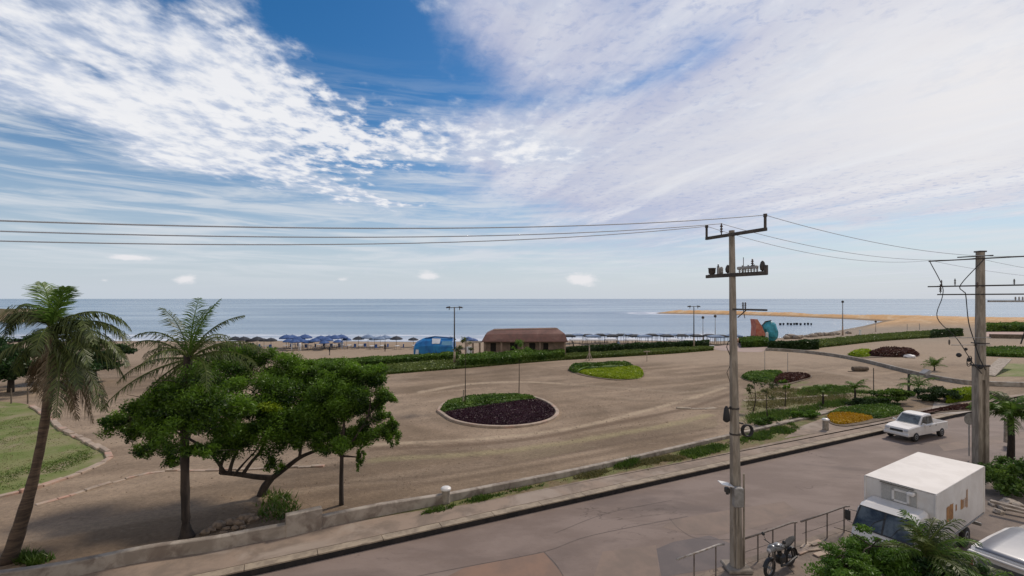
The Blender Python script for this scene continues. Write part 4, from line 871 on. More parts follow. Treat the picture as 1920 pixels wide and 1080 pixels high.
# ---------------------------------------------------------------- trees and palms
def frond(parent, heart, az, el, L, droop, m, seed, leaf=.55, hang=.5, st=34, width=.045, name='frond', twist=0):
    r = np.random.default_rng(seed); A = R(az); e = R(el); p = Vector(heart); pts = [p.copy()]; N = 16; ds = L/N; dirs = []
    for i in range(N):
        ee = e - R(droop)*((i+.5)/N)**1.25; aa = A + R(twist)*(i/N); d = Vector((math.cos(aa)*math.cos(ee), math.sin(aa)*math.cos(ee), math.sin(ee))); p = p + d*ds; pts.append(p.copy()); dirs.append(d)
    dirs.append(dirs[-1]); V = []; Q = []; T = []
    def quad(a, b, c, d, t): o = len(V); V.extend([a, b, c, d]); Q.append((o, o+1, o+2, o+3)); T.extend([t]*4)
    for i in range(N):                                    # rachis
        w = .035*(1-i/N)+.008; s = dirs[i].cross(Vector((0, 0, 1))); s = s.normalized() if s.length > .05 else Vector((1, 0, 0)); u = s.cross(dirs[i])
        for a_, b_ in ((s, u), (u, s)): quad(pts[i]-a_*w, pts[i]+a_*w, pts[i+1]+a_*w*.9, pts[i+1]-a_*w*.9, .75)
    for k_ in range(st):
        q = .10+.9*(k_+.5)/st; f = q*N; i = min(int(f), N-1); base = pts[i].lerp(pts[i+1], f-i); d = dirs[i]; s = d.cross(Vector((0, 0, 1))); s = s.normalized() if s.length > .08 else Vector((math.sin(A), -math.cos(A), 0)); up = s.cross(d)
        l = leaf*(math.sin(math.pi*(.12+.86*q))**.55)
        for side in (-1, 1):
            if r.random() < .15: continue
            ll = l*(.6+.65*r.random()); v1 = (s*side*.85 + d*(.55+.25*r.random()) + up*(.25*r.random()-.05) - Vector((0, 0, 1))*hang*.25).normalized(); v2 = (v1*.75 - Vector((0, 0, 1))*hang*(.8+.5*r.random())).normalized()
            wd = d*width*.5; a = base+v1*ll*.5; b = a+v2*ll*.5; t = float(np.clip(.4+.25*r.normal(), 0, 1))
            quad(base-wd*.6, base+wd*.6, a+wd, a-wd, t); quad(a-wd, a+wd, b+wd*.15, b-wd*.15, t)
    return fastmesh(name, [tuple(v) for v in V], Q, m, parent, T)
# leaning palm at the left edge
b = Vector(G(14, 1052)); tA = empty('palm_tree', b, 0, 'leaning coconut palm at the left edge with wind blown and hanging dry fronds', 'palm tree', 'tall coconut palms')
pa = [Vector(P(u, v, y))-b for u, v, y in ((14, 1058, 17.3), (38, 985, 17.3), (62, 900, 17.4), (80, 815, 17.4), (92, 730, 17.4), (97, 660, 17.4), (97, 612, 17.4))]
mb = MB(); pth = curve(pa, 5); mb.tube(pth, [(.26-.12*min(1, i/12))*(1+.05*math.sin(i*2.1)) if i < 24 else .14+.05*math.sin((i-24)*.5) for i in range(len(pth))], 12); mb.build('trunk', M['palmbark'], tA, True)
hA = pa[-1]-Vector((0, 0, .1))
for i, (az, el, L, dr, mm, hg) in enumerate([(150, 86, 1.75, 25, 'palml', .3), (20, 84, 1.6, 30, 'palml', .3), (60, 82, 1.65, 20, 'palml', .3), (178, 74, 2.9, 160, 'palm', .9), (190, 66, 2.5, 165, 'palm', .9), (172, 62, 2.3, 150, 'palm', .8),
        (5, 52, 2.9, 115, 'palm', .9), (-12, 40, 2.8, 110, 'palm', .9), (18, 34, 3.0, 100, 'palm', .9), (0, 20, 2.9, 85, 'palm', 1.), (-25, 15, 2.8, 90, 'palm', 1.), (30, 5, 2.8, 80, 'palm', 1.), (60, 40, 2.6, 110, 'palm', .9), (-50, 35, 2.3, 120, 'palm', .9), (-5, 60, 2.6, 130, 'palm', .9),
        (10, -12, 2.9, 60, 'palm', 1.1), (-18, -22, 2.6, 55, 'palm', 1.1), (185, -20, 1.9, 65, 'palm', 1.), (150, 5, 2.2, 90, 'palm', 1.), (205, 0, 2.3, 90, 'palm', 1.), (120, 30, 2.4, 110, 'palm', .9), (15, 10, 3.1, 70, 'palm', 1.), (-35, 50, 2.5, 125, 'palm', .9),
        (5, -45, 2.8, 40, 'palmdry', 1.2), (-20, -55, 2.7, 30, 'palmdry', 1.2), (25, -50, 2.9, 38, 'palmdry', 1.2), (180, -50, 1.8, 35, 'palmdry', 1.2), (-60, -60, 2.2, 25, 'palmdry', 1.2), (8, -30, 3.2, 50, 'palm', 1.2), (-8, -62, 3.0, 18, 'palmdry', 1.3), (14, -58, 3.3, 22, 'palmdry', 1.3), (35, -38, 3.2, 45, 'palm', 1.3), (-28, -40, 3.0, 40, 'palm', 1.3), (165, -58, 2.0, 20, 'palmdry', 1.3)]):
    frond(tA, hA-Vector((0, 0, .015*i)), az, el, L, dr, M[mm], 200+i, .74, hg*1.15, 64, .042, twist=random.Random(i).uniform(-45, 45))
# palm standing among the round crowned trees
b = Vector(G(351, 1008)); tB = empty('palm_tree', b, 0, 'upright coconut palm rising out of the broad green tree', 'palm tree', 'tall coconut palms')
mb = MB(); pth = curve([(-.02, 0, 0), (-.05, 0, .5), (-.08, 0, 1.8), (-.10, 0, 3.6), (-.10, 0, 5.2), (-.02, 0, 6.4), (.05, 0, 7.25)], 4); mb.tube(pth, [.31, .27, .23, .2]+[.155+.01*math.sin(i*1.9) for i in range(len(pth)-4)], 12); mb.build('trunk', M['bark'], tB, True)
hB = Vector((.08, 0, 7.1))
for i, (az, el, L, dr, mm, hg) in enumerate([(100, 84, 2.6, 30, 'palml', .3), (60, 80, 2.7, 35, 'palml', .35), (-40, 78, 2.5, 40, 'palml', .4), (160, 76, 2.5, 45, 'palm', .4), (10, 68, 2.7, 60, 'palm', .6), (-10, 52, 2.9, 85, 'palm', .8), (20, 40, 3.1, 85, 'palm', .8), (5, 22, 3.3, 60, 'palm', .9),
        (175, 62, 2.8, 95, 'palm', .7), (190, 46, 2.9, 85, 'palm', .8), (165, 30, 3.0, 75, 'palm', .9), (182, 8, 3.1, 60, 'palm', 1.0), (200, -12, 3.3, 45, 'palm', 1.0), (178, -28, 3.6, 35, 'palm', 1.0), (195, -40, 3.4, 25, 'palm', 1.0), (90, 50, 2.8, 80, 'palm', .7), (-80, 40, 2.5, 90, 'palm', .9), (-30, 10, 2.9, 70, 'palm', 1.0), (60, 15, 3.0, 70, 'palm', 1.0), (130, 10, 3., 70, 'palm', 1.0), (-5, 35, 3.2, 70, 'palm', .8)]):
    frond(tB, hB, az, el, L, dr, M[mm], 300+i, .60, hg*1.1, 50, .036, twist=random.Random(i+50).uniform(-40, 40))
# generic branching tree with blob crown
def tree(name, label, base, limbs, blobs, n, size, m, bark='bark', seed=0, per=9, aspect=.38, group=None, cat='tree', fr=.42, twig=.018, trunkname='trunk', flatc=True):
    b = Vector(base); t = empty(name, b, 0, label, cat, group); mb = MB(); tips = []
    for pts, r0, r1 in limbs:
        q = curve([tuple(Vector(p)-b) for p in pts], 5); k_ = len(q); mb.tube(q, [r0+(r1-r0)*i/(k_-1) for i in range(k_)], 9); tips += [(Vector(q[k_*2//3]), r1), (Vector(q[-1]), r1)]
    loc = [(x-b.x, y-b.y, z-b.z, a, c, d) for x, y, z, a, c, d in blobs]; rr = random.Random(seed)
    for (x, y, z, a, c, d) in loc:
        tip, r1 = min(tips, key=lambda q: (q[0]-Vector((x, y, z))).length); e = Vector((x, y, z)); mid = tip.lerp(e, .5)+Vector((rr.uniform(-.2, .2), rr.uniform(-.2, .2), .15))*a*.5
        mb.tube(curve([tuple(tip), tuple(mid), tuple(e)], 4), [r1*.8*(1-.08*i) for i in range(9)], 6)
        for _ in range(4):
            d_ = Vector((rr.uniform(-1, 1)*a, rr.uniform(-1, 1)*c, rr.uniform(-.4, .9)*d)); mb.tube([e, e+d_*.5+Vector((0, 0, .1)), e+d_*.9], [r1*.4, r1*.28, twig*.4], 5)
    mb.build(trunkname, M[bark], t, True)
    foliage('crown', subclumps(loc, per, seed, fr, flatc), n, size, M[m], t, seed, aspect, .25, .2)
    return t
def pb(u, v, y, ru, rv, ry=None):
    x, yy, z = P(u, v, y); k_ = y/F; return (x, yy, z, ru*k_, ry or ru*k_*.9, rv*k_)
tb_ = tree('broad_tree', 'broad spreading acacia like tree with a low forked leaning trunk', G(494, 928), [
    ([P(490, 930, 23.2), P(497, 912, 23.2), P(510, 896, 23.2)], .22, .16),
    ([P(510, 896, 23.2), P(480, 894, 23.0), P(445, 889, 22.6), P(413, 886, 22.3)], .14, .10), ([P(414, 888, 22.3), P(415, 870, 22.3), P(425, 845, 22.2), P(428, 815, 22.2), P(410, 780, 22.2)], .085, .05),
    ([P(430, 888, 22.4), P(436, 865, 22.5), P(450, 835, 22.6), P(470, 800, 22.8)], .09, .05), ([P(455, 890, 22.7), P(470, 868, 22.8), P(492, 840, 23), P(500, 800, 23.5)], .09, .05),
    ([P(440, 889, 22.5), P(458, 868, 22.3), P(480, 845, 22.0)], .06, .03), ([P(420, 884, 22.3), P(395, 850, 22.), P(350, 820, 21.7), P(310, 800, 21.6)], .08, .04),
    ([P(508, 898, 23.2), P(535, 878, 23.3), P(562, 858, 23.4), P(590, 846, 23.5), P(640, 830, 23.3)], .14, .055), ([P(562, 858, 23.4), P(565, 820, 23.6), P(560, 780, 24)], .08, .05)],
    [pb(238, 790, 20, 44, 22), pb(300, 762, 19.0, 58, 38), pb(362, 728, 18.6, 62, 36), pb(420, 700, 24.2, 62, 32), pb(330, 805, 18.2, 64, 36), pb(405, 775, 19.2, 74, 50), pb(478, 738, 23.2, 66, 50), pb(520, 682, 25, 46, 22), pb(456, 672, 25.2, 50, 22),
     pb(560, 765, 23.4, 72, 52), pb(500, 812, 22.4, 66, 34), pb(298, 843, 21.5, 34, 20), pb(325, 866, 21.5, 18, 11), pb(430, 836, 22, 48, 18), pb(598, 812, 23, 46, 34), pb(545, 725, 24.5, 58, 36), pb(440, 662, 25, 30, 12), pb(395, 680, 24.5, 30, 16), pb(566, 690, 25.2, 26, 16), pb(212, 792, 20, 24, 12), pb(345, 770, 18.4, 56, 30), pb(575, 700, 25, 40, 24), pb(470, 790, 22, 60, 40), pb(445, 815, 22.3, 44, 20), pb(520, 790, 22.3, 50, 34), pb(570, 815, 22.6, 46, 26), pb(272, 815, 20, 36, 22), pb(516, 868, 22.8, 18, 16), pb(375, 846, 18.6, 30, 12)],
    210000, .11, 'leaf', seed=21, per=18, fr=.36, flatc=False)
_b = Vector(G(494, 928)); _q = Vector(P(508, 764, 21.6))-_b
foliage('yellow_flowers', [(_q.x, _q.y, _q.z, .45, .4, .22), (_q.x-.4, _q.y, _q.z+.1, .25, .3, .12)], 500, .11, M['lime'], tb_, 99, .7, .2, .3)
tree('round_tree', 'smaller bright green tree with a straight thin trunk beside the forked tree', G(641, 947), [
    ([P(640, 948, 22.1), P(640, 900, 22.1), P(641, 855, 22.1), P(645, 800, 22.3)], .11, .07), ([P(641, 858, 22.1), P(620, 830, 22.3), P(600, 790, 22.8)], .06, .03), ([P(642, 850, 22.1), P(670, 815, 22.1), P(690, 780, 22.2)], .06, .03)],
    [pb(640, 755, 22.6, 56, 42), pb(692, 742, 22.8, 46, 34), pb(655, 702, 23.6, 44, 22), pb(700, 795, 22.2, 42, 34), pb(640, 822, 22.2, 54, 24), pb(608, 705, 24.5, 40, 18), pb(736, 805, 22, 14, 34), pb(700, 700, 23, 30, 14), pb(676, 858, 22, 9, 26), pb(590, 770, 23, 40, 40), pb(722, 745, 22.5, 20, 12)],
    100000, .105, 'leaf', seed=33, per=17, fr=.36, flatc=False)
tree('bushy_tree', 'dense dark bushy tree behind the leaning palm at the left edge', G(20, 735), [([G(20, 735), P(22, 700, 48.9), P(30, 670, 48.9)], .3, .15)],
    [pb(20, 668, 49, 70, 38), pb(-60, 660, 50, 70, 42), pb(60, 690, 48, 50, 34), pb(-20, 700, 48, 60, 30), pb(42, 640, 50, 40, 20), pb(-120, 680, 50, 70, 40)], 26000, .34, 'leafd', seed=44, per=9)
tree('bushy_tree', 'dark scrubby tree on the sand between the two palms', G(178, 712), [([G(178, 712), P(178, 690, 56), P(185, 670, 56)], .25, .12)],
    [pb(150, 655, 56, 40, 24), pb(190, 668, 56, 40, 22), pb(222, 655, 56, 26, 14), pb(170, 690, 55, 45, 16)], 14000, .34, 'leafd', seed=45, per=8)
_b = (29.4, 28.3, 0); tR = empty('roadside_palm', _b, 0, 'bright green bushy palm with a dark trunk at the right edge beside the road', 'palm tree')
mb = MB(); mb.tube([(0, 0, 0), (.04, 0, 1.2), (0, 0, 2.6)], [.19, .16, .15], 10); mb.build('trunk', M['bark'], tR, True)
for i in range(30):
    r_ = random.Random(700+i); frond(tR, (0, 0, 2.55), 360*i/30*2.0+r_.uniform(-14, 14), r_.choice([80, 62, 45, 28, 12])+r_.uniform(-8, 8), r_.uniform(1.7, 2.3), 85, M['palml' if r_.random() < .7 else 'palm'], 700+i, .62, .7, 30, .07, twist=r_.uniform(-30, 30))
# saplings and young plants
def sapling(u, v, h, label, cr=.6, n=450, m='leafl', group='thin saplings on the plaza', bend=0):
    x, y, _ = G(u, v); t = empty('sapling', (x, y, 0), 0, label, 'sapling', group); mb = MB(); mb.tube(curve([(0, 0, 0), (.03+bend, 0, h*.5), (bend*.4, 0, h)], 5), [.05-.035*i/10 for i in range(11)], 7); mb.build('trunk', M['bark'], t)
    foliage('crown', subclumps([(0, 0, h*.93, cr, cr, cr*.9)], 7, u, .35), n, .2, M[m], t, u, .3, 0, .1); return t
t = sapling(872, 763, 5.6, 'slender sapling tied to a pale stake at the left of the round bed', .9, 500, 'palm'); mb = MB(); mb.tube([(-.18, 0, 0), (-.12, 0, 1.5)], .06, 6); mb.build('stake', M['stone'], t)
sapling(973, 743, 4.7, 'slender sapling at the back of the round bed, with airy green crown', 1.05, 900, 'leafl')
sapling(1472, 762, 2.1, 'small thin sapling in the scrubby grass, left of the young palms', .45, 300, 'leaf')
sapling(1412, 772, 2.3, 'wispy leaning sapling just right of the near power pole', .6, 260, 'palm', bend=.2)
sapling(1440, 790, 2.6, 'wispy branching sapling at the back of the grass verge', .8, 300, 'palm', bend=-.15)
def young_palm(u, v, h, L, label, m='palml', nf=11, el=58, name='young_palm'):
    x, y, _ = G(u, v); t = empty(name, (x, y, 0), 0, label, 'palm', 'young palms planted on the plaza'); mb = MB(); mb.tube([(0, 0, 0), (.02, 0, h*.6), (0, 0, h)], [.11, .08, .06], 8); mb.build('trunk', M['bark'], t); r = random.Random(u)
    for i in range(nf): frond(t, (0, 0, h-.02), 360*i/nf+r.uniform(-15, 15), el+r.uniform(-28, 28), L*r.uniform(.8, 1.15), 75, M[m], u+i, L*.32, .7, 16, .06)
young_palm(1543, 760, 1.1, 1.1, 'young palm with dense upright leaves, leftmost of the pair', 'palml', 13, 60)
young_palm(1603, 754, 1.25, 1.4, 'young palm with wider fronds beside the thin bare pole', 'palml')
young_palm(1752, 695, .5, 1.7, 'spiky light green palm just behind the curving grey wall', 'palml', 14, 60)
young_palm(1722, 742, .9, 1.9, 'loose feathery palm shrub in front of the curving grey wall', 'palml', 13, 45)
def bush(u, v, blobs, n, size, m, label, name='bush', seed=0, group=None, per=8):
    x, y, _ = G(u, v); t = empty(name, (x, y, 0), 0, label, 'bush', group); loc = blobs; mb = MB(); r = random.Random(seed)
    for i in range(7): bl = r.choice(loc); mb.tube([(r.uniform(-.1, .1), r.uniform(-.1, .1), 0), (bl[0]*.5, bl[1]*.5, bl[2]*.6), (bl[0], bl[1], bl[2]+bl[5]*.5)], [.035, .025, .01], 5)
    mb.build('stems', M['bark'], t); foliage('leaves', subclumps(loc, per, seed, .45), n, size, M[m], t, seed, .5, .1, .2); return t
bush(1748, 752, [(0, 0, .7, 1.4, 1.1, .6), (1.3, .2, .65, 1.1, 1, .55), (-.6, .1, .6, 1., .9, .5)], 7000, .16, 'hedgedk', 'dark rounded clipped bush left of the lime hedge', seed=61)
bush(1665, 757, [(0, 0, .7, 1.2, .9, .6), (-1.1, 0, .6, .9, .8, .5), (1.0, .1, .8, .9, .8, .6)], 7000, .18, 'hedge', 'bright green bush behind the orange and yellow bed', seed=62)
bush(1615, 762, [(0, 0, .35, 1.4, .7, .35), (1.8, 0, .35, 1.4, .7, .35)], 5000, .15, 'hedgedk', 'low dark green bush along the back of the orange bed', seed=63)
bush(1425, 797, [(0, 0, .32, .6, .5, .3), (1.0, 0, .35, .5, .5, .3)], 2500, .12, 'hedge', 'low leafy bush on the verge just right of the near power pole', seed=64)
bush(1500, 785, [(0, 0, .3, .8, .5, .3), (1.3, .2, .3, .9, .5, .3)], 3500, .13, 'leafl', 'low pale weeds behind the grass verge', seed=65)
x0, y0, _ = G(1890, 925)
bush(1890, 925, [(-.4, .2, .9, .8, .8, .75), (.6, .3, 1.0, 1.0, .9, .8), (1.8, .2, .9, 1.1, 1, .8), (-.2, -.5, .5, .7, .5, .5), (3.2, .4, 1, 1.2, 1, .9)], 15000, .13, 'hedge', 'thick green shrub with small white flowers right of the truck', seed=66, per=12)
# foreground shrubbery below the camera
b = Vector((9.75, 13.3, 0)); k = 13.4
tree('shrub', 'bright green feathery shrub in the bottom right foreground', b, [([b, b+Vector((0, 0, 1.0)), b+Vector((-.1, 0, 1.8))], .08, .05), ([b+Vector((0, 0, .5)), b+Vector((.5, 0, 1.6))], .05, .03)],
    [pb(1634, 1024, 13.4, 50, 28), pb(1672, 1034, 13.3, 40, 24), pb(1592, 1046, 13.2, 40, 24), pb(1677, 1061, 13.2, 46, 26), pb(1587, 1068, 13.0, 44, 20), pb(1642, 1096, 12.8, 80, 30), pb(1712, 1081, 13.2, 36, 24), pb(1612, 1036, 13.6, 24, 14)], 42000, .09, 'leafl', seed=71, per=12, cat='shrub', aspect=.32)
b = Vector((11.35, 13.2, .35)); b.z = 0; tP = empty('palm_shrub', b, 0, 'dark feathery palm in the bottom right foreground in front of the truck cab', 'palm')
mb = MB(); mb.tube([(0, 0, 0), (.02, 0, 1.0), (0, 0, 2.45)], [.16, .13, .12], 10); mb.build('trunk', M['palmbark'], tP, True)
for i in range(26):
    r_ = random.Random(900+i); az = 360*i/26*1.0+r_.uniform(-12, 12); el = r_.choice([85, 62, 40, 20, 0])+r_.uniform(-8, 8)
    frond(tP, (0, 0, 2.4), az, el, r_.uniform(1.15, 1.6), 70, M['palm' if r_.random() < .6 else 'palml'], 900+i, .40, .5, 40, .03)
b = Vector((12.6, 12.9, 0)); tree('shrub', 'dark leafy shrub filling the corner between the feathery palms and the van', Vector((12.0, 12.75, 0)), [([Vector((12.0, 12.75, 0)), Vector((12.0, 12.75, 1.0))], .06, .04)],
    [pb(1790, 1065, 13.0, 44, 26), pb(1740, 1072, 12.9, 40, 24), pb(1830, 1085, 12.8, 30, 22)], 20000, .085, 'leafd', seed=72, per=12, cat='shrub', aspect=.32)
tP = empty('palm_shrub', b, 0, 'second feathery palm in the bottom right foreground next to the grey roofed van', 'palm')
mb = MB(); mb.tube([(0, 0, 0), (.02, 0, 1.0), (0, 0, 1.6)], [.14, .12, .1], 10); mb.build('trunk', M['palmbark'], tP, True)
for i in range(20):
    r_ = random.Random(950+i); az = 360*i/20+r_.uniform(-12, 12); el = r_.choice([75, 55, 35, 15])+r_.uniform(-8, 8)
    frond(tP, (0, 0, 1.55), az, el, r_.uniform(.9, 1.3), 70, M['palm' if r_.random() < .6 else 'palml'], 950+i, .32, .5, 30, .028)
# ---------------------------------------------------------------- vehicles
def wheel(parent, c, r, w, name='wheel'):
    mb = MB(); mb.wheel((0, 0, 0), r, w, 22); wh = mb.build(name, M['rubber'], parent, True, loc=c); s = 1 if c[1] > 0 else -1
    mb = MB(); o = len(mb.v); mb.lathe([(r*.56, 0), (r*.56, .02), (r*.42, .03), (r*.36, -.01), (r*.14, .0), (r*.14, .03)], (0, 0, 0), 18); mb.v = [(x, s*(w*.5-.02)+s*z, y) for x, y, z in mb.v]; mb.build('rim', M['rim'], wh, True); return wh
def skin(mb, secs, cap=True):
    """loft closed sections"""
    n = len(secs[0]); o = len(mb.v); mb.rows(secs, True)
    if cap: mb.f += [tuple(o+j for j in range(n)), tuple(o+(len(secs)-1)*n+j for j in range(n))[::-1]]; mb.mi += [mb.cur]*2
def panel(mb, pts, th, nrm):
    n = Vector(nrm).normalized()*th; a = [Vector(p) for p in pts]; k = len(a)
    mb.add([tuple(p) for p in a]+[tuple(p+n) for p in a], [tuple(range(k)), tuple(range(2*k-1, k-1, -1))]+[(i, (i+1) % k, k+(i+1) % k, k+i) for i in range(k)])
# box truck: local +x = forward, origin on the ground under the middle of the cargo box front
FL = Vector(G(1622, 891, 2.86)); FR = Vector(G(1755, 926, 2.86)); fwd = Vector((-.845, -.535, 0)); c = (FL+FR)/2; c.z = 0
tr = empty('box_truck', c, math.atan2(fwd.y, fwd.x), 'white box truck with faded brown lettering parked behind the near power pole', 'truck')
Wd = 1.04; L = 5.1; B0, B1 = 1.02, 2.86
mb = MB(); mb.box(-L, 0, -Wd, Wd, B0, B1-.03, .025); box = mb.build('cargo_box', M['boxwhite'], tr)
mb = MB(); mb.box(-L-.02, .02, -Wd-.02, Wd+.02, B1-.028, B1, .012); mb.build('roof_panel', M['boxroof'], box)
mb = MB(); mb.box(-L-.012, .012, -Wd-.012, Wd+.012, B0-.06, B0-.002, .01); mb.build('lower_rail', M['galv'], box)
for sx in (-L+.0, 0):
    for sy in (-Wd, Wd):
        mb = MB(); mb.box(sx-.03, sx+.03, sy-.03, sy+.03, B0, B1-.03, .008); mb.build('corner_post', M['white'], box)
# faded sign frame on the box front (local y>0 is the truck's left, photo right is y>0 since it faces us)
mb = MB(); mb.box(.005, .02, -.52, .52, 2.18, 2.74); fr = mb.build('front_panel', M['greysign'], box)
mb = MB(); mb.box(.022, .05, -.20, -.12, 2.22, 2.68, .006); mb.box(.022, .05, .24, .32, 2.22, 2.68, .006); mb.box(.022, .05, -.20, .32, 2.60, 2.68, .006); mb.box(.022, .05, -.20, .32, 2.22, 2.29, .006); mb.build('sign_frame', M['white'], fr)
mb = MB(); mb.box(.02, .09, -.55, .45, 2.79, 2.82, .005); mb.build('gutter', M['blackpl'], box)
mb = MB(); mb.box(.02, .22, .28, .50, 2.60, 2.72, .03); mb.build('marker_lamp', M['white'], box)
# brown faded lettering on the left side
y = Wd+.004
def letters(x0, x1, z0, z1, cuts, name='lettering'):
    mb = MB(); n = 9; pts = []
    r = random.Random(int(x0*100))
    top = [(x0+(x1-x0)*i/n, z1-r.uniform(0, .05)) for i in range(n+1)]; bot = [(x0+(x1-x0)*i/n, z0+r.uniform(0, .06)) for i in range(n+1)]
    for i in range(n):
        if i in cuts: continue
        mb.add([(bot[i][0], y, bot[i][1]), (bot[i+1][0], y, bot[i+1][1]), (top[i+1][0], y, top[i+1][1]), (top[i][0], y, top[i][1])], [(0, 1, 2, 3)])
    mb.build(name, M['brownsign'], box)
letters(-1.66, -.98, 1.60, 2.20, ()); letters(-2.03, -1.88, 1.80, 2.08, ()); letters(-2.60, -2.42, 1.72, 2.14, ()); letters(-2.98, -2.62, 1.72, 2.10, (2, 3, 6)); letters(-3.18, -3.04, 1.66, 2.38, (4,))
mb = MB(); mb.box(-L+.1, 1.2, -.38, -.28, .62, .94, .01); mb.box(-L+.1, 1.2, .28, .38, .62, .94, .01); mb.box(-L+.3, -L+.4, -.4, .4, .64, .92); mb.box(-1.2, -1.1, -.4, .4, .64, .92); mb.build('chassis', M['blackpl'], tr)
mb = MB(); mb.box(-2.6, -1.6, .45, .95, .5, .92, .05); mb.build('fuel_tank', M['galv'], tr)
mb = MB(); mb.box(-L-.03, -L+.06, -.98, .98, .45, .58, .02); mb.build('rear_bumper', M['galv'], tr)
# cab
def csec(x, zb, zt, w, ins=.12): return [(x, -w, zb), (x, -w, zb+(zt-zb)*.55), (x, -w+ins*.6, zt-.08), (x, -w+ins+.06, zt), (x, w-ins-.06, zt), (x, w-ins*.6, zt-.08), (x, w, zb+(zt-zb)*.55), (x, w, zb)]
mb = MB(); w = .93
skin(mb, [csec(.06, .52, 2.20, w), csec(.75, .52, 2.17, w), csec(1.02, .52, 2.05, w), csec(1.37, .52, 1.42, w, .06), csec(1.50, .50, 1.15, w*.985, .03), csec(1.55, .50, .80, w*.97, .03)])
cab = mb.build('cab', M['white'], tr)
def wsp(t, y):   # point on the sloping windscreen, t=0 top .. 1 bottom
    return (1.02+.365*t+.026, y, 2.05-.655*t+.016)
for y0, y1 in ((-.79, -.03), (.03, .79)):
    mb = MB(); a = wsp(.03, y0*.94), wsp(.03, y1*.94), wsp(.97, y1*1.07), wsp(.97, y0*1.07)
    panel(mb, a, .012, (.85, 0, .53)); mb.build('windscreen', M['glass'], cab)
mb = MB(); panel(mb, (wsp(-.02, -.80), wsp(-.02, .80), wsp(1.03, .89), wsp(1.03, -.89)), .008, (.85, 0, .53)); mb.build('windscreen_seal', M['blackpl'], cab)
for s in (-.42, .25):
    mb = MB(); mb.tube([wsp(1.02, s), Vector(wsp(.6, s+.15))+Vector((.02, 0, .02)), Vector(wsp(.3, s+.40))+Vector((.02, 0, .015))], .010, 5); mb.build('wiper', M['blackpl'], cab)
for sy in (-1, 1):
    yy = sy*(w+.002); mb = MB(); panel(mb, ((.30, yy, 1.42), (1.16, yy, 1.42), (.98, yy-sy*.05, 1.93), (.30, yy-sy*.05, 1.93)), .010, (0, sy, .08)); mb.build('side_window', M['glass'], cab)
    mb = MB(); mb.box(.22, 1.22, min(yy, yy+sy*.006), max(yy, yy+sy*.006), .72, 1.38, .002); d_ = mb.build('door', M['white'], cab)
    mb = MB(); mb.box(.30, .44, min(yy+sy*.006, yy+sy*.03), max(yy+sy*.006, yy+sy*.03), 1.28, 1.32, .004); mb.build('handle', M['blackpl'], d_)
    mb = MB(); mb.tube([(1.15, sy*.84, 1.85), (1.30, sy*1.05, 1.88), (1.30, sy*1.08, 1.45), (1.2, sy*.86, 1.38)], .014, 6); mb.build('mirror_arm', M['blackpl'], cab)
    mb = MB(); mb.box(1.27, 1.33, sy*1.08-.09, sy*1.08+.09, 1.48, 1.84, .02); mb.build('mirror', M['blackpl'], cab)
    mb = MB(); mb.box(1.56, 1.59, sy*.64-.13, sy*.64+.13, .74, .92, .02); mb.build('headlight', M['headlamp'], cab)
mb = MB(); mb.box(1.47, 1.62, -.86, .86, .38, .62, .04); mb.build('bumper', M['white'], tr)
mb = MB(); mb.box(1.55, 1.575, -.46, .46, .76, .90, .008); mb.build('grille', M['blackpl'], cab)
mb = MB(); mb.lathe([(.03, 0), (.03, .05), (.015, .06)], (.80, .45, 2.16), 8); mb.build('roof_marker', M['blackpl'], cab)
for x_ in (.95, -3.6):
    for sy in (-1, 1): wheel(tr, (x_, sy*.80, .39), .39, .24)
mb = MB(); mb.box(-3.9, -3.3, -.95, .95, .35, .45); 
# grey roofed van, bottom right: local +x = towards the road's far end (away), seen from behind
cA = Vector(G(1812, 1020, 1.86)); cB = Vector(G(1893, 980, 1.86)); dirv = (cB-cA).normalized(); rt = Vector((dirv.y, -dirv.x, 0)); cv = cA+rt*.86; cv.z = 0
van = empty('passenger_van', cv, math.atan2(dirv.y, dirv.x), 'light coloured van with a smooth grey roof cut off by the bottom right corner', 'van')
def vsec(x, w, zt, zb=.35, rr=.10): return [(x, -w, zb), (x, -w, 1.05), (x, -w+.05, 1.62), (x, -w+rr, zt-.04), (x, -w+rr*2.2, zt), (x, w-rr*2.2, zt), (x, w-rr, zt-.04), (x, w-.05, 1.62), (x, w, 1.05), (x, w, zb)]
mb = MB(); skin(mb, [vsec(-.02, .84, 1.80), vsec(.10, .88, 1.86), vsec(1.2, .88, 1.90), vsec(2.6, .88, 1.88), vsec(3.15, .87, 1.80), vsec(3.75, .86, 1.15, rr=.04), vsec(4.35, .82, 1.0, rr=.03), vsec(4.45, .80, .8, rr=.02)]); vb = mb.build('body', M['white'], van, False)
mb = MB(); skin(mb, [[(x, -.66, z), (x, -.3, z+.012), (x, .3, z+.012), (x, .66, z), (x, .66, z-.01), (x, -.66, z-.01)] for x, z in ((.02, 1.845), (.3, 1.878), (1.2, 1.915), (2.6, 1.895), (3.1, 1.825))]); mb.build('roof', M['vanroof'], van, True)
mb = MB(); panel(mb, ((-.035, -.62, 1.05), (-.035, .62, 1.05), (-.03, .58, 1.56), (-.03, -.58, 1.56)), .012, (-1, 0, .05)); mb.build('rear_window', M['glass'], van)
mb = MB(); mb.box(-.13, .0, -.80, .80, 1.70, 1.76, .02); mb.build('spoiler', M['white'], van)
mb = MB(); mb.box(-.10, .06, -.86, .86, .38, .60, .04); mb.build('rear_bumper', M['white'], van)
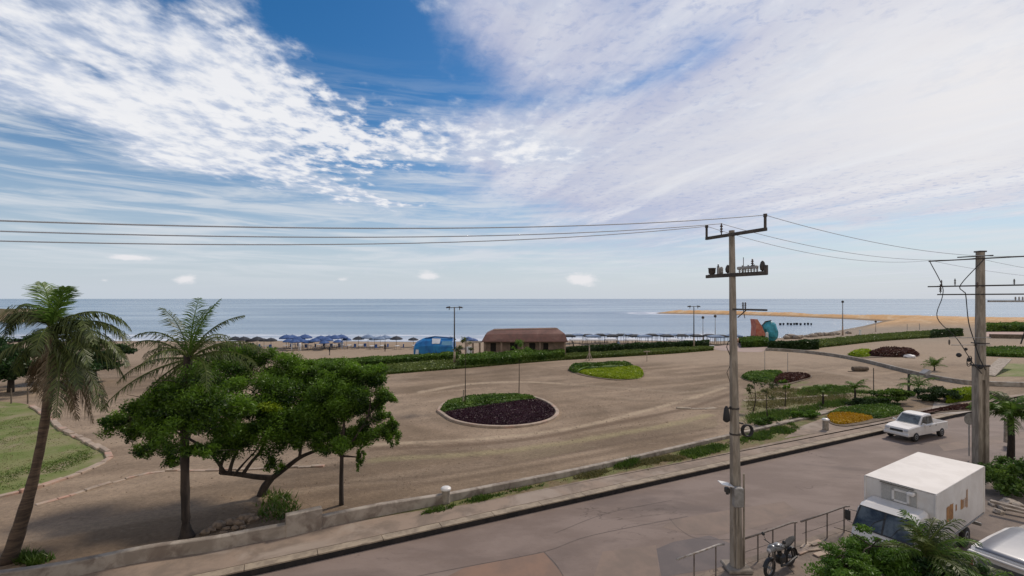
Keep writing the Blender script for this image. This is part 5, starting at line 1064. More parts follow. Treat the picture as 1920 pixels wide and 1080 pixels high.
for sy in (-1, 1):
    for x0_, x1_ in ((.45, 1.25), (1.33, 2.15), (2.22, 3.05)):
        mb = MB(); panel(mb, ((x0_, sy*.885, 1.12), (x1_, sy*.885, 1.12), (x1_, sy*.845, 1.60), (x0_, sy*.845, 1.60)), .008, (0, sy, .08)); mb.build('side_window', M['glass'], van)
    mb = MB(); mb.box(-.05, .0, sy*.76-.06, sy*.76+.06, 1.0, 1.5, .02); mb.build('tail_light', mat('tail_lamp', (.3, .03, .02), None, .3), van)
    for x_ in (.85, 3.5): wheel(van, (x_, sy*.80, .33), .33, .2)
# white crew cab pickup driving towards the camera
cp = G(1716, 818, ROAD); heading = math.atan2(-.40, -.916)
pk = empty('pickup_truck', (cp[0], cp[1], ROAD), heading, 'white crew cab pickup driving along the road', 'pickup truck')
def psec(x, w, zt, zb=.42, r=.06): return [(x, -w, zb), (x, -w-.02, (zb+zt)/2), (x, -w+.01, zt-r), (x, -w+.08, zt), (x, w-.08, zt), (x, w-.01, zt-r), (x, w+.02, (zb+zt)/2), (x, w, zb)]
mb = MB(); skin(mb, [psec(2.42, .72, .80), psec(2.35, .80, .96), psec(1.9, .85, 1.06), psec(1.10, .87, 1.12), psec(.6, .87, 1.12), psec(-.95, .87, 1.12)]); pb_ = mb.build('body', M['white'], pk)
mb = MB(); r_ = lambda x, w, z: [(x, -w, 1.10), (x, -w, z-.08), (x, -w+.08, z), (x, w-.08, z), (x, w, z-.08), (x, w, 1.10)]
mb.rows([[(1.05, -.80, 1.10), (1.04, -.80, 1.12), (1.03, -.72, 1.13), (1.03, .72, 1.13), (1.04, .80, 1.12), (1.05, .80, 1.10)], r_(.42, .71, 1.76), r_(-.1, .70, 1.83), r_(-.66, .70, 1.79), [(-.92, -.78, 1.10), (-.91, -.77, 1.12), (-.90, -.70, 1.13), (-.90, .70, 1.13), (-.91, .77, 1.12), (-.92, .78, 1.10)]])
mb.build('cabin', M['white'], pk)
mb = MB(); panel(mb, ((1.0, -.68, 1.17), (1.0, .68, 1.17), (.47, .61, 1.68), (.47, -.61, 1.68)), .02, (.72, 0, .70)); mb.build('windscreen', M['glass'], pk)
for sy in (-1, 1):
    mb = MB(); panel(mb, ((.78, sy*.775, 1.17), (.12, sy*.785, 1.17), (.12, sy*.72, 1.66), (.44, sy*.72, 1.66)), .02, (0, sy, .15)); mb.build('side_window', M['glass'], pk)
    mb = MB(); panel(mb, ((.04, sy*.785, 1.17), (-.68, sy*.785, 1.17), (-.58, sy*.72, 1.66), (.04, sy*.72, 1.66)), .02, (0, sy, .15)); mb.build('side_window', M['glass'], pk)
    mb = MB(); mb.box(2.36, 2.43, sy*.62-.13, sy*.62+.13, .74, .88, .02); mb.build('headlight', M['headlamp'], pk)
    mb = MB(); mb.box(.78, .90, sy*.97-.10, sy*.97+.10, 1.14, 1.28, .03); mb.build('mirror', M['white'], pk)
    for x_ in (1.62, -1.72): wheel(pk, (x_, sy*.78, .34), .34, .22)
    for x_ in (.55, -.25):
        mb = MB(); mb.box(x_-.75, x_, sy*.892-.006, sy*.892+.006, .55, 1.06, .002); d_ = mb.build('door', M['white'], pk)
        mb = MB(); mb.box(x_-.70, x_-.56, sy*.905-.008, sy*.905+.008, .96, 1.0, .003); mb.build('handle', M['blackpl'], d_)
mb = MB(); mb.box(-2.55, -.97, -.88, -.80, .48, 1.10, .02); mb.box(-2.55, -.97, .80, .88, .48, 1.10, .02); mb.box(-2.58, -2.50, -.86, .86, .50, 1.08, .02); mb.box(-2.5, -.97, -.8, .8, .50, .58); mb.box(-1.05, -.97, -.80, .80, .5, 1.10, .01); mb.build('cargo_bed', M['white'], pk)
mb = MB(); mb.box(2.34, 2.50, -.84, .84, .40, .62, .05); mb.build('bumper', M['white'], pk)
mb = MB(); mb.box(2.40, 2.44, -.42, .42, .68, .84, .01); mb.build('grille', M['blackpl'], pk)
mb = MB(); mb.box(-2.4, 2.2, -.55, .55, .30, .44, .02); mb.build('chassis', M['blackpl'], pk)
pk.scale = (.93, .93, .93)
# motorcycle
mw = Vector(G(1436, 1078)); mr = Vector(G(1490, 1064)); ctr = (mw+mr)/2
mc = empty('motorcycle', ctr, math.atan2(mw.y-mr.y, mw.x-mr.x), 'black motorcycle with grey tank parked beside the near power pole', 'motorcycle')
mc.rotation_euler.z = math.atan2(-.62, -.95); mc.scale = (1.05, 1.05, 1.05)
M['mcgrey'] = mat('grey_fairing_paint', (.12, .125, .13), (.22, .22, .22), .3, 6, coat=.3)
for x_ in (.66, -.62):
    mb = MB(); o = len(mb.v); n = 26
    ring(mb, (0, 0, 0), .26, .055, n, (1, 0, 0), (0, 0, 1)); wh = mb.build('wheel', M['rubber'], mc, True, loc=(x_, 0, .31))
    mb = MB(); ring(mb, (0, 0, 0), .205, .014, 20); mb.tube([(0, -.07, 0), (0, .07, 0)], .035, 10)
    for i in range(6): a = i*math.pi/3; mb.tube([(0, 0, 0), (.2*math.cos(a), 0, .2*math.sin(a))], .010, 5)
    mb.build('rim', M['rim'], wh, True)
mb = MB(); mb.box(-.18, .16, -.12, .12, .28, .56, .05); mb.tube([(.02, 0, .55), (.08, 0, .68)], .075, 10); mb.tube([(.1, .1, .42), (.2, .14, .3), (-.1, .15, .26), (-.7, .17, .36)], .04, 8); mb.build('engine', M['blackpl'], mc)
mb = MB(); mb.tube([(.42, 0, .86), (.1, 0, .78), (-.3, 0, .66), (-.62, 0, .72)], .03, 7); mb.tube([(.42, 0, .84), (.22, 0, .4), (-.2, 0, .28), (-.3, 0, .62)], .025, 7)
for sy in (-1, 1): mb.tube([(-.28, sy*.08, .40), (-.62, sy*.09, .31)], .025, 6); mb.tube([(-.45, sy*.11, .70), (-.58, sy*.10, .36)], .028, 7)
mb.build('frame', M['blackpl'], mc)
mb = MB()
for sy in (-1, 1): mb.tube([(.66, sy*.09, .31), (.47, sy*.08, .86)], .026, 8)
mb.build('fork', M['iron'], mc)
mb = MB(); skin(mb, [[(x, w*math.cos(a), z+h*math.sin(a)) for a in [i*math.pi/5 for i in range(10)]] for x, w, z, h in ((.40, .06, .84, .05), (.32, .15, .87, .11), (.12, .17, .86, .13), (-.08, .11, .80, .09), (-.14, .05, .77, .04))]); mb.build('fuel_tank', M['mcgrey'], mc, True)
mb = MB(); skin(mb, [[(x, w*math.cos(a), z+.05*math.sin(a)) for a in [i*math.pi/5 for i in range(10)]] for x, w, z in ((-.08, .06, .80), (-.18, .12, .79), (-.42, .13, .80), (-.72, .11, .88), (-.84, .05, .90))]); mb.build('seat', M['rubber'], mc, True)
mb = MB(); skin(mb, [[(x, w*math.cos(a), z+h*math.sin(a)) for a in [i*math.pi/5 for i in range(10)]] for x, w, z, h in ((.40, .10, .92, .06), (.50, .14, .93, .10), (.60, .12, .90, .10), (.66, .06, .86, .05))]); fa = mb.build('fairing', M['mcgrey'], mc, True)
mb = MB(); mb.lathe([(.0, 0), (.07, .01), (.08, .03)], (0, 0, 0), 12); mb.v = [(.675+z, x, .87+y) for x, y, z in mb.v]; mb.build('headlight', M['headlamp'], mc, True)
mb = MB(); mb.tube([(.34, -.36, 1.0), (.44, -.2, 1.03), (.46, 0, .98), (.44, .2, 1.03), (.34, .36, 1.0)], .016, 7); mb.build('handlebar', M['blackpl'], mc, True)
for sy in (-1, 1):
    mb = MB(); mb.tube([(.42, sy*.24, 1.02), (.46, sy*.32, 1.2)], .008, 5); mb.lathe([(.0, 0), (.055, .01), (.06, .03), (.0, .045)], (0, 0, 0), 12); k0 = len(mb.v)-48; mb.v[k0:] = [(.46-z, sy*.34+x, 1.22+y) for x, y, z in mb.v[k0:]]; mb.build('mirror', M['blackpl'], mc, True)
mb = MB(); pts = [(.66+.33*math.cos(a), 0, .31+.33*math.sin(a)) for a in [R(d_) for d_ in range(20, 150, 14)]]; mb.rows([[(p[0], -.06, p[2]-.015), (p[0], 0, p[2]), (p[0], .06, p[2]-.015)] for p in pts]); mb.build('fender', M['blackpl'], mc, True)
mb = MB(); pts = [(-.62+.34*math.cos(a), 0, .31+.34*math.sin(a)) for a in [R(d_) for d_ in range(60, 190, 14)]]; mb.rows([[(p[0], -.08, p[2]-.015), (p[0], 0, p[2]), (p[0], .08, p[2]-.015)] for p in pts]); mb.build('fender', M['blackpl'], mc, True)
mb = MB(); mb.tube([(-.1, .1, .3), (-.2, .34, .01)], .012, 6); mb.build('kickstand', M['iron'], mc)
# ---------------------------------------------------------------- rubble, planks, stones
def rock(mb, c, r, seed, flat=.6):
    rr = random.Random(seed); bm = bmesh.new(); bmesh.ops.create_icosphere(bm, subdivisions=2, radius=1); s = (r*rr.uniform(.7, 1.2), r*rr.uniform(.7, 1.2), r*flat*rr.uniform(.7, 1.1)); q = Matrix.Rotation(rr.uniform(0, 3), 3, 'Z')
    o = Vector((rr.random()*9, rr.random()*9, rr.random()*9)); from mathutils import noise as nz
    vs = [tuple(Vector(c)+q @ Vector((v.co.x*s[0], v.co.y*s[1], v.co.z*s[2]))*(1+.45*nz.noise(v.co*1.6+o))) for v in bm.verts]; fs = [tuple(v.index for v in f.verts) for f in bm.faces]; bm.free(); mb.add(vs, fs)
def stones(name, spots, labels, m='stone', group=None, cat='stone', z=0.0):
    for i, (u, v, r) in enumerate(spots):
        x, y, _ = G(u, v, z); mb = MB(); rock(mb, (0, 0, r*.25), r, i*7+len(spots)); tag(mb.build(name, M[m], loc=(x, y, z)), labels(i), cat, group)
stones('broken_stone', [(384, 1001, .20), (397, 996, .24), (410, 989, .30), (425, 993, .18), (433, 982, .32), (448, 984, .24), (461, 975, .34), (474, 977, .26), (440, 992, .16), (418, 1001, .15), (455, 990, .14)],
       lambda i: 'broken pale stone in the rubble behind the promenade wall, '+ORD[i]+' one from the palm trunk', group='rubble behind the promenade wall', m='rubble')
stones('boulder', [(1474, 634, .8), (1483, 633, 1.3), (1494, 634, .9), (1503, 632, .8), (1513, 631, .7), (1524, 631, .9), (1535, 629, 1.1), (1547, 628, 1.0), (1558, 628, .9), (1570, 626, .8), (1591, 625, .8)],
       lambda i: 'pale boulder on the bay shore beyond the long green strip, '+ORD[i]+' from the left', group='boulders along the bay shore')
stones('boulder', [(1706, 671, .7), ], lambda i: 'white rock lying in front of the long maroon mound', m='white')
stones('broken_stone', [(1866, 948, .22), (1880, 953, .26), (1893, 946, .3), (1872, 962, .2), (1905, 950, .25), (1889, 938, .18)], lambda i: 'pale rubble lump beside the road shrub right of the truck, '+ORD[i]+' in the heap', group='rubble right of the truck')
def plank(p, q, w, h, label, m='stone', cat='plank', name='plank'):
    a = Vector(p); b = Vector(q); mb = MB(); t = (b-a).normalized(); mb.box(0, (b-a).length, -w/2, w/2, 0, h, .015, t.to_track_quat('X', 'Z').to_matrix()); return tag(mb.build(name, M[m], loc=a), label, cat)
plank(G(1856, 941, .45), G(1925, 959, .4), .22, .10, 'long pale slab lying across the rubble right of the truck')
plank(G(1884, 955, .15), G(1940, 968, .12), .18, .08, 'shorter pale slab in front of the long one, right of the truck')
plank(G(1852, 705), (*G(1885, 690)[:2], 1.2), 1.3, .12, 'pale board leaning on the low wall right of the far power pole', cat='board', name='leaning_board')
mb = MB(); x, y, _ = G(1613, 696); mb.tube([(-1.0, 0, .32), (0, 0, .34), (1.0, .1, .32)], [.30, .33, .28], 9); mb.box(-1.9, -.4, -.5, -.35, 0, .08); tag(mb.build('timber_log', M['timber'], loc=(x, y, 0)), 'dark brown log lying alone on the plaza', 'log')
for i, (u, v, a) in enumerate([(1512, 1024, .3), (1530, 1019, .1), (1546, 1024, .5), (1525, 1031, -.2), (1553, 1034, .2), (1540, 1040, 0), (1560, 1046, .4), (1505, 1035, .1)]):
    x, y, _ = G(u, v); mb = MB(); mb.box(-.34, .34, -.11, .11, 0, .05, .01); o = mb.build('paving_slab', M['edge'], loc=(x, y, .004+.002*i)); o.rotation_euler = (.02*i-.05, .03, a+.4)
    tag(o, 'loose broken paving slab on the near pavement, '+ORD[i]+' of the patch by the motorcycle', 'slab', 'loose paving slabs by the motorcycle')
# ---------------------------------------------------------------- beach: tent, building, umbrellas, canopies, people
M['blue'] = mat('blue_tarpaulin', (.012, .16, .42), (.008, .10, .30), .5, 1.2, .4, 6, c3=(.02, .22, .48), s3=.5)
M['bluedk'] = mat('dark_blue_tarpaulin', (.01, .08, .24), (.01, .06, .16), .6, 2)
M['cloth'] = mat('white_cloth', (.70, .72, .76), (.6, .62, .66), .8, 2)
M['navy'] = mat('navy_canvas', (.03, .07, .20), (.05, .11, .28), .8, 2)
M['dkcanvas'] = mat('dark_canvas', (.018, .022, .032), (.035, .04, .05), .85, 2)
M['greycanvas'] = mat('grey_canvas', (.12, .18, .30), (.20, .27, .38), .85, 2)
M['roofbrick'] = mat('brown_red_roof', (.175, .085, .068), (.13, .07, .057), .85, 1.3, .4, 9, c3=(.22, .125, .10), s3=.4)
M['mud'] = mat('brown_wall', (.28, .20, .155), (.19, .14, .11), .9, .9, .3, 9)
M['dark'] = mat('dark_interior', (.02, .017, .015), None, .9)
M['skin'] = mat('skin', (.12, .06, .04), None, .6)
M['red'] = mat('faded_red_paint', (.42, .10, .06), (.50, .20, .13), .6, 1.5)
M['teal'] = mat('teal_paint', (.02, .20, .26), (.04, .32, .42), .55, 1.0, c3=(.02, .12, .12), s3=.7)
M['orangesand'] = mat('orange_base', (.48, .22, .09), (.42, .25, .16), .85, 1.5)
def at(u, Y, z=0.0): return ((u-960)/F*Y, Y, z)
# blue tent
c = at(816, 79); t = empty('blue_tent', c, 0, 'large blue tarpaulin tent on the sand behind the hedge, left of the tall lamp', 'tent')
def tsec(x, w, zt, sh): return [(x, -w, 0), (x, -w*1.01, zt*.62), (x, -w*.72, zt*.86), (x, -w*.2, zt), (x, w*.2, zt), (x, w*.72, zt*.86), (x, w*1.01, zt*.62), (x, w, 0)]
mb = MB(); skin(mb, [tsec(-3.15, 2.0, 2.25, 0), tsec(-2.9, 2.1, 2.5, 0), tsec(-1.9, 2.15, 3.0, 0), tsec(-.4, 2.15, 3.15, 0), tsec(1.4, 2.15, 3.0, 0), tsec(3.0, 2.1, 2.95, 0), tsec(3.15, 2.05, 2.8, 0)]); mb.build('canopy', M['blue'], t)
mb = MB(); panel(mb, ((-.2, -1.92, 2.25), (1.0, -1.95, 2.25), (1.1, -1.2, 2.98), (-.3, -1.2, 3.02)), .05, (0, -.6, .8)); mb.build('white_patch', M['cloth'], t)
mb = MB(); panel(mb, ((1.3, -1.98, 2.0), (3.0, -1.95, 2.0), (3.0, -1.5, 2.62), (1.4, -1.5, 2.62)), .05, (0, -.8, .5)); mb.build('pale_patch', mat('pale_blue_cloth', (.10, .28, .45), (.2, .4, .55), .7, 5, stretch=(4, 1, 1)), t)
mb = MB(); panel(mb, ((-2.85, -2.17, .35), (-2.3, -2.2, .35), (-2.3, -2.2, 1.35), (-2.75, -2.17, 1.35)), .04, (0, -1, 0)); mb.build('window', M['cloth'], t)
mb = MB(); mb.box(-1.9, 3.1, -2.26, -2.2, 0, .45, .02); mb.build('skirt', mat('teal_skirt', (.05, .22, .27), None, .8), t)
mb = MB(); mb.tube([(-1.6, -.5, 3.0), (0, -.6, 3.3), (2.9, -.5, 3.05)], .10, 7); mb.build('ridge_roll', M['bluedk'], t)
# brown roofed building
bx0, bx1 = at(908, 78)[0], at(1059, 78)[0]; Wb = bx1-bx0; t = empty('beach_building', (bx0, 78, 0), 0, 'long single storey beach building with a rusty brown hipped roof', 'building')
mb = MB()
def wallseg(mb, x0, x1, z0=0, z1=2.75, y0=0, y1=.25): mb.box(x0, x1, y0, y1, z0, z1)
ops = [(1.0, 1.9), (4.2, 5.4), (7.3, 8.3), (9.6, 10.4)]
xp = 0
for a, b_ in ops: wallseg(mb, xp, a); wallseg(mb, a, b_, 2.3, 2.75, .003, .247); xp = b_
wallseg(mb, xp, Wb); mb.box(0, .25, .25, 6.2, 0, 2.74); mb.box(Wb-.25, Wb, .25, 6.2, 0, 2.74); mb.box(.25, Wb-.25, 5.95, 6.2, 0, 2.73); w_ = mb.build('wall', M['mud'], t)
for i, (a, b_) in enumerate(ops):
    mb = MB()
    if i % 2: mb.box(a, b_, .12, .18, 0, 2.3)
    else: mb.box(a, b_, .12, .18, .9, 2.3)
    mb.build('door' if i % 2 else 'window', M['dark'], t)  # near-black panels stand in for the shaded inside of the openings
    if not i % 2: mb = MB(); mb.box(a, b_, .02, .24, 0, .9); mb.build('sill', M['mud'], t)
for x_ in (.1, 2.8, 6.2, 9.0, Wb-.1): mb = MB(); mb.box(x_-.14, x_+.14, -1.0, -.74, 0, 2.66, .02); mb.build('pillar', M['mud'], t)
mb = MB(); e = .35; ox0, ox1, oy0, oy1 = -e, Wb+e, -1.25, 6.6
ridge = [(1.5, 1.1, 4.35), (Wb-1.0, 1.1, 4.55), (Wb-1.0, 4.3, 4.55), (1.5, 4.3, 4.35)]; eav = [(ox0, oy0, 2.68), (ox1, oy0, 2.68), (ox1, oy1, 2.68), (ox0, oy1, 2.68)]
mids = [(.2, -.3, 3.7), (Wb-.05, -.3, 3.85), (Wb-.05, 5.6, 3.85), (.2, 5.6, 3.7)]
mb.rows([[(x_, y_, z_-.12) for x_, y_, z_ in eav], eav, mids, ridge], True); mb.f += [(0, 1, 2, 3), (12, 15, 14, 13)]; mb.mi += [0, 0]; rf = mb.build('roof', M['roofbrick'], t)
mb = MB(); mb.tube([(1.5, 1.1, 4.37), (Wb-1.0, 1.1, 4.57)], .09, 6); mb.build('ridge_cap', M['edge'], rf)
# pergola left of it
c = at(888, 76); t = empty('pergola', c, 0, 'small open pergola of thin posts at the left end of the brown building', 'pergola')
for x_ in (-1.2, -.2, .9):
    for y_ in (0, 2): mb = MB(); mb.box(x_-.07, x_+.07, y_-.07, y_+.07, 0, 2.5); mb.build('post', M['mud'], t)
mb = MB()
for i in range(7): mb.box(-1.5, 1.3, -.3+.42*i, -.2+.42*i, 2.5, 2.58)
mb.build('slats', M['stone'], t); mb = MB(); mb.box(-1.3, -.1, 0, .1, .7, 1.9); mb.build('panel', M['cloth'], t)
# small thatched shelter left
c = at(430, 82); t = empty('beach_shelter', c, 0, 'small flat roofed shelter on the sand between the palm and the broad tree', 'shelter'); mb = MB(); mb.box(-1.9, 1.9, -1.2, 1.2, 1.75, 1.95, .03); mb.build('roof', M['concrete'], t)
for x_ in (-1.6, 1.6):
    for y_ in (-1, 1): mb = MB(); mb.box(x_-.08, x_+.08, y_-.08, y_+.08, 0, 1.75); mb.build('post', M['timber'], t)
mb = MB(); mb.box(-1.3, 1.3, -.3, .3, .0, 1.2); mb.build('dark_block', M['dark'], t)  # near-black block put in for the dark underside of the roof
# umbrellas: one prototype per colour, copied
def make_umbrella(m):
    t = empty('beach_umbrella', (0, 0, 0)); mb = MB(); mb.tube([(0, 0, 0), (0, 0, 2.35)], .04, 6); mb.build('pole', M['galv'] if m != 'dkcanvas' else M['iron'], t)
    mb = MB(); n = 8; mb.rows([[(r*math.cos(2*math.pi*j/n), r*math.sin(2*math.pi*j/n), z) for j in range(n)] for r, z in ((.03, 2.45), (.6, 2.30), (1.15, 2.02), (1.32, 1.88), (1.32, 1.72))], True); cn = mb.build('canopy', M[m], t)
    mb = MB(); mb.lathe([(.03, 2.42), (.05, 2.5), (.01, 2.6)], (0, 0, 0), 6); mb.build('finial', M['iron'], cn); return t
def place(proto, first, loc, label, group, rz=0, sc=1, cat='umbrella'):
    o = proto if first else copy_tree(proto); o.location = loc; o.rotation_euler.z = rz; o.scale = (sc, sc, sc); return tag(o, label, cat, group)
def zland(Y): return -.02 if Y < 103 else -.02-.05*(Y-103)
rr = random.Random(3)
for m, lst, desc, grp in (('dkcanvas', [(441, 101, 1), (457, 99, 1.05), (470, 101, .8), (482, 99, 1.05), (495, 102, .8), (508, 99, .95)], 'dark umbrella in the cluster beyond the upright palm', 'dark umbrellas beyond the upright palm'),
        ('navy', [(537, 101, 1.15), (548, 102, 1.1), (560, 101, 1.0), (572, 102, 1.15), (578, 98, .8), (602, 100, 1.1), (608, 97, .8), (613, 99, 1.), (590, 98, .95), (553, 97, .9), (541, 98, .9), (567, 98, .9), (617, 104, 1.0), (628, 102, 1.1), (634, 99, .8), (640, 103, 1.1), (650, 104, .8)], 'navy umbrella in the crowded row left of the tent', 'navy umbrellas left of the blue tent'),
        ('dkcanvas', [(672, 103, .95), (743, 102, 1.0), (775, 103, .85), (800, 104, .8), (826, 104, .8), (845, 103, .9)], 'single dark umbrella between navy row and tall lamp', 'scattered dark umbrellas near the surf'),
        ('greycanvas', [(690, 103, 1.1), (702, 103, .9), (713, 102, 1.0), (722, 103, 1.05)], 'greyish blue umbrella in the group by the surf', 'greyish blue umbrellas by the surf'),
        ('navy', [(878, 100, 1.0), (888, 102, .8)], 'navy umbrella behind the open pergola', 'navy umbrellas behind the pergola')):
    pr = make_umbrella(m)
    for i, (u, Y, sc) in enumerate(sorted(lst)): place(pr, i == 0, at(u, Y*.915, zland(Y*.915)), '%s, %s from the left' % (desc, ORD[i]), grp, rr.random(), sc*.92)
def make_canopy(m, w):
    t = empty('beach_canopy', (0, 0, 0))
    for x_ in (-w, w):
        for y_ in (-1, 1): mb = MB(); mb.tube([(x_, y_, 0), (x_, y_, 1.75)], .04, 5); mb.build('post', M['iron'], t)
    mb = MB(); mb.rows([[(-w-.15, -1.1, 1.5), (w+.15, -1.1, 1.5), (w+.15, 1.1, 1.5), (-w-.15, 1.1, 1.5)], [(-w-.15, -1.1, 1.76), (w+.15, -1.1, 1.76), (w+.15, 1.1, 1.76), (-w-.15, 1.1, 1.76)], [(-w*.6, -.5, 2.0), (w*.6, -.5, 2.0), (w*.6, .5, 2.0), (-w*.6, .5, 2.0)], [(-.02, -.02, 2.03), (.02, -.02, 2.03), (.02, .02, 2.03), (-.02, .02, 2.03)]], True); mb.build('cover', M[m], t); return t
for m, w, lst, desc, grp in (('dkcanvas', 1.0, [(1067, 101), (1103, 102), (1125, 103), (1148, 101), (1165, 103), (1190, 101), (1222, 103), (1250, 101), (1278, 102), (1307, 101), (1331, 102), (1352, 100)], 'dark flat topped beach canopy right of the brown building', 'dark canopies right of the brown building'),
        ('greycanvas', 1.3, [(1084, 103), (1112, 100), (1137, 104), (1178, 103), (1207, 100), (1238, 104), (1264, 103), (1293, 103), (1342, 99), (1375, 101)], 'grey blue beach canopy right of the brown building', 'grey canopies right of the brown building'),
        ('cloth', 1.3, [(1080, 96), (1112, 96), (1145, 97), (1184, 96), (1262, 96), (1290, 95)], 'white beach canopy in the front row right of the brown building', 'white canopies right of the brown building')):
    pr = make_canopy(m, w)
    for i, (u, Y) in enumerate(sorted(lst)): place(pr, i == 0, at(u, Y, zland(Y)), '%s, %s from the left' % (desc, ORD[i]), grp, rr.uniform(-.15, .15), 1 if m != 'cloth' else .8, 'canopy')
# tables with chairs standing under the umbrellas
def make_table():
    t = empty('beach_table', (0, 0, 0)); mb = MB(); mb.box(-.4, .4, -.4, .4, .66, .71, .01); mb.build('table_top', M['cloth'], t)
    for a in (-.34, .34):
        for b_ in (-.34, .34): mb = MB(); mb.tube([(a, b_, 0), (a, b_, .66)], .025, 5); mb.build('leg', M['iron'], t)
    return t
def make_chair():
    t = empty('beach_chair', (0, 0, 0)); mb = MB(); mb.box(-.26, .26, -.26, .26, .38, .44, .01); mb.build('seat', M['navy'], t)
    mb = MB(); mb.box(-.26, .26, .24, .29, .44, .98, .01); mb.build('backrest', M['navy'], t)
    for a in (-.23, .23):
        for b_ in (-.23, .25): mb = MB(); mb.tube([(a, b_, 0), (a, b_, .38)], .02, 5); mb.build('leg', M['iron'], t)
    return t
spots_ = [444, 463, 480, 499, 536, 551, 565, 580, 597, 612, 626, 640, 655, 676, 697, 716, 745, 777]
pt, pc = make_table(), make_chair(); used_ = 0
for i, u in enumerate(spots_):
    Y = 91+rr.uniform(-1.5, 1.5); place(pt, i == 0, at(u, Y), 'small white topped table under the beach umbrellas, %s from the left' % ORD[i], 'tables under the beach umbrellas', rr.random(), 1, 'table')
    place(pc, i == 0, at(u+9, Y+rr.uniform(-.6, .4)), 'navy chair to the right of the %s white topped beach table' % ORD[i], 'chairs at the beach tables', rr.uniform(-2, 2), 1, 'chair')
# white boat on the sand
c = at(1225, 90); t = empty('rowing_boat', c, .05, 'white boat resting on the sand right of the brown building', 'boat'); mb = MB()
mb.rows([[(x, -w*1.0, .62+k_), (x, -w*.8, .2), (x, 0, .05), (x, w*.8, .2), (x, w, .62+k_)] for x, w, k_ in ((-2.1, .55, .0), (-1.2, .75, 0), (.3, .8, 0), (1.3, .6, .08), (2.2, .05, .2))]); o_ = len(mb.v); mb.add([(-2.1, -.55, .62), (-2.1, -.44, .2), (-2.1, 0, .05), (-2.1, .44, .2), (-2.1, .55, .62)], [(0, 1, 2, 3, 4)]); mb.build('hull', M['cloth'], t)
for x_ in (-1.1, .2): mb = MB(); mb.box(x_, x_+.25, -.72, .72, .48, .53); mb.build('thwart', M['timber'], t)
plank(at(1312, 93, .0), at(1339, 93, .05), .3, .4, 'white bench like block on the sand left of the near pole', 'cloth', 'bench', 'beach_bench')
# people: one continuous skinned body each
def person(u, Y, h, pose, top, leg, label, rz=0, z=0):
    x, y, _ = at(u, Y); s = h/1.75; sw = pose
    J = {'pel': (0, 0, .95), 'spi': (0, 0, 1.15), 'che': (0, 0, 1.38), 'nec': (0, 0, 1.52), 'hd0': (0, .01, 1.60), 'hd1': (0, .0, 1.74), 'shL': (-.19, 0, 1.44), 'elL': (-.25, .03*sw, 1.16), 'haL': (-.24, .16*sw+.04, .92), 'shR': (.19, 0, 1.44), 'elR': (.25, -.03*sw, 1.16), 'haR': (.24, -.14*sw+.04, .92),
         'hiL': (-.09, 0, .90), 'knL': (-.10, .14*sw, .50), 'anL': (-.10, .16*sw-.05, .08), 'toL': (-.10, .16*sw+.10, .04), 'hiR': (.09, 0, .90), 'knR': (.10, -.06*sw, .49), 'anR': (.10, -.24*sw, .09), 'toR': (.10, -.24*sw+.14, .04)}
    Rd = dict(pel=.15, spi=.13, che=.16, nec=.06, hd0=.09, hd1=.085, shL=.07, elL=.045, haL=.035, shR=.07, elR=.045, haR=.035, hiL=.095, knL=.065, anL=.045, toL=.035, hiR=.095, knR=.065, anR=.045, toR=.035)
    E = ['pel spi', 'spi che', 'che nec', 'nec hd0', 'hd0 hd1', 'che shL', 'shL elL', 'elL haL', 'che shR', 'shR elR', 'elR haR', 'pel hiL', 'hiL knL', 'knL anL', 'anL toL', 'pel hiR', 'hiR knR', 'knR anR', 'anR toR']
    ks = list(J); me = bpy.data.meshes.new('person'); me.from_pydata([tuple(c*s for c in J[k]) for k in ks], [tuple(ks.index(a) for a in e.split()) for e in E], []); o = bpy.data.objects.new('person', me); S.collection.objects.link(o)
    md = o.modifiers.new('skin', 'SKIN'); sv = me.skin_vertices[0].data
    for i, k in enumerate(ks): sv[i].radius = (Rd[k]*s, Rd[k]*s*.8)
    sv[0].use_root = True; md.use_smooth_shade = True; o.modifiers.new('sub', 'SUBSURF').render_levels = 1
    me.materials.append(M[top]); o.location = (x, y, z); o.rotation_euler.z = rz; tag(o, label, 'person', 'people on the beach')
    mb = MB(); mb.lathe([(.05, 1.73), (.10, 1.70), (.105, 1.64), (.09, 1.58)], (0, -.01, 0), 10); mb.v = [(a*s, b*s, c_*s) for a, b, c_ in mb.v]; mb.build('hair', M['dark'], o, True)
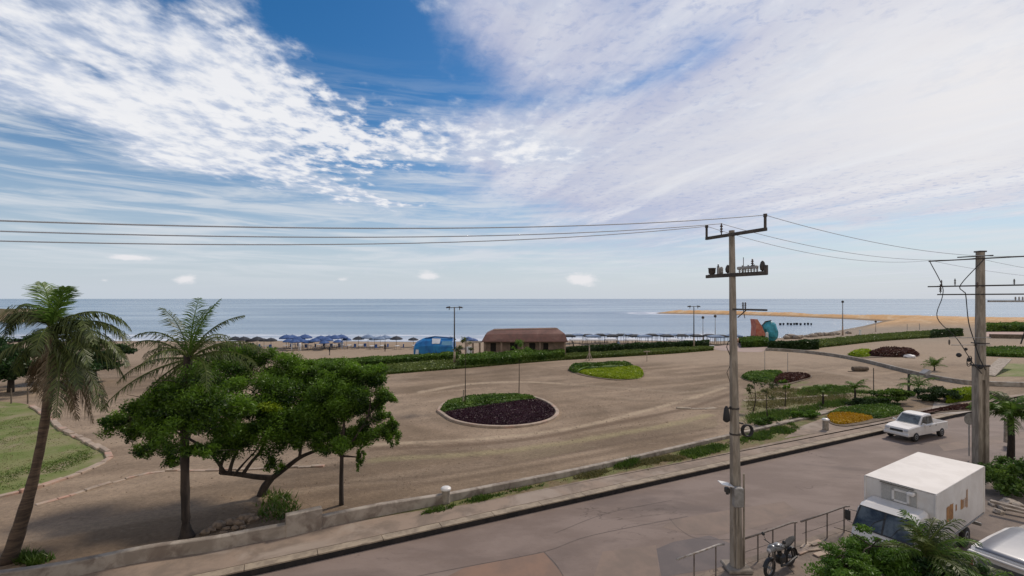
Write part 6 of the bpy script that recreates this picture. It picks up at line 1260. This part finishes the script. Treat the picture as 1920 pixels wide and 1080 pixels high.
for i, (u, Y, h, p_, m, lab) in enumerate([(618, 80.5, 1.5, .6, 'dkcanvas', 'person in dark clothes walking on the sand, nearest to the hedge'), (722, 86, 1.5, .4, 'dark', 'lone person in black standing on open sand between umbrellas and tent'), (641, 90, 1.6, .3, 'greycanvas', 'person in grey below the crowded navy umbrellas'), (609, 91, 1.6, .5, 'dkcanvas', 'person in dark clothes at the foot of the left navy umbrellas'),
        (547, 88, 1.7, .4, 'cloth', 'person in white at the left of the open sand, left of two'), (562, 87, 1.7, .7, 'cloth', 'person in white at the left of the open sand, right of two'), (1075, 88, 1.6, .3, 'dark', 'person in black beside the right end of the brown building'), (1160, 91, 1.6, .6, 'greycanvas', 'person in grey in front of the white canopies')]):
    person(u, Y, h, p_, m, m, lab, rr.uniform(-2, 2))
# red and teal slide
c = at(1408, 106); t = empty('playground_slide', c, 0, 'red and teal rounded playground slide on an orange base beyond the near pole', 'slide')
mb = MB(); mb.lathe([(3.4, 0), (3.0, .5), (2.2, .9), (1.0, 1.1), (.2, 1.15)], (0, 0, 0), 18); mb.build('base', M['orangesand'], t, True)
mb = MB(); skin(mb, [[(x+dx, -1.1, z), (x+dx+w, -1.1, z), (x+dx+w, 1.1, z), (x+dx, 1.1, z)] for x, dx, w, z in ((.4, 0, 3.0, .3), (.5, 0, 2.1, 1.8), (.6, 0, 1.3, 3.4), (.4, 0, .5, 5.0))]); mb.build('red_chute', M['red'], t)
mb = MB(); o_ = len(mb.v); bm = bmesh.new(); bmesh.ops.create_icosphere(bm, subdivisions=3, radius=1)
from mathutils import noise as _nz
mb.add([tuple(Vector((v.co.x*2.0, v.co.y*1.7, v.co.z*2.3))*(1+.22*_nz.noise(v.co*1.4))+Vector((4.0, 0, 2.3))) for v in bm.verts], [tuple(v.index for v in f.verts) for f in bm.faces]); bm.free(); mb.build('teal_dome', M['teal'], t)
mb = MB(); mb.tube([(2.2, -.6, 3.6), (2.9, -.6, 4.5), (4.2, -.5, 4.7)], .12, 7); mb.build('handrail', M['iron'], t)
# mooring posts in the bay, in three clumps
for i, (u, w) in enumerate([(1463, .8), (1469, .6), (1477, .7), (1483, .8), (1489, .6), (1494, .9), (1501, .7), (1509, .6), (1515, .7), (1521, .5)]):
    mb = MB(); mb.lathe([(w*.55, -1.2), (w*.5, .5), (w*.62, .5), (w*.6, .7), (w*.2, .78)], (0, 0, 0), 8); tag(mb.build('mooring_post', M['dkcanvas'], None, True, at(u, 182+(i % 3), SEA)), 'dark mooring post standing in the bay water, %s from the left' % ORD[i], 'post', 'mooring posts in the bay')
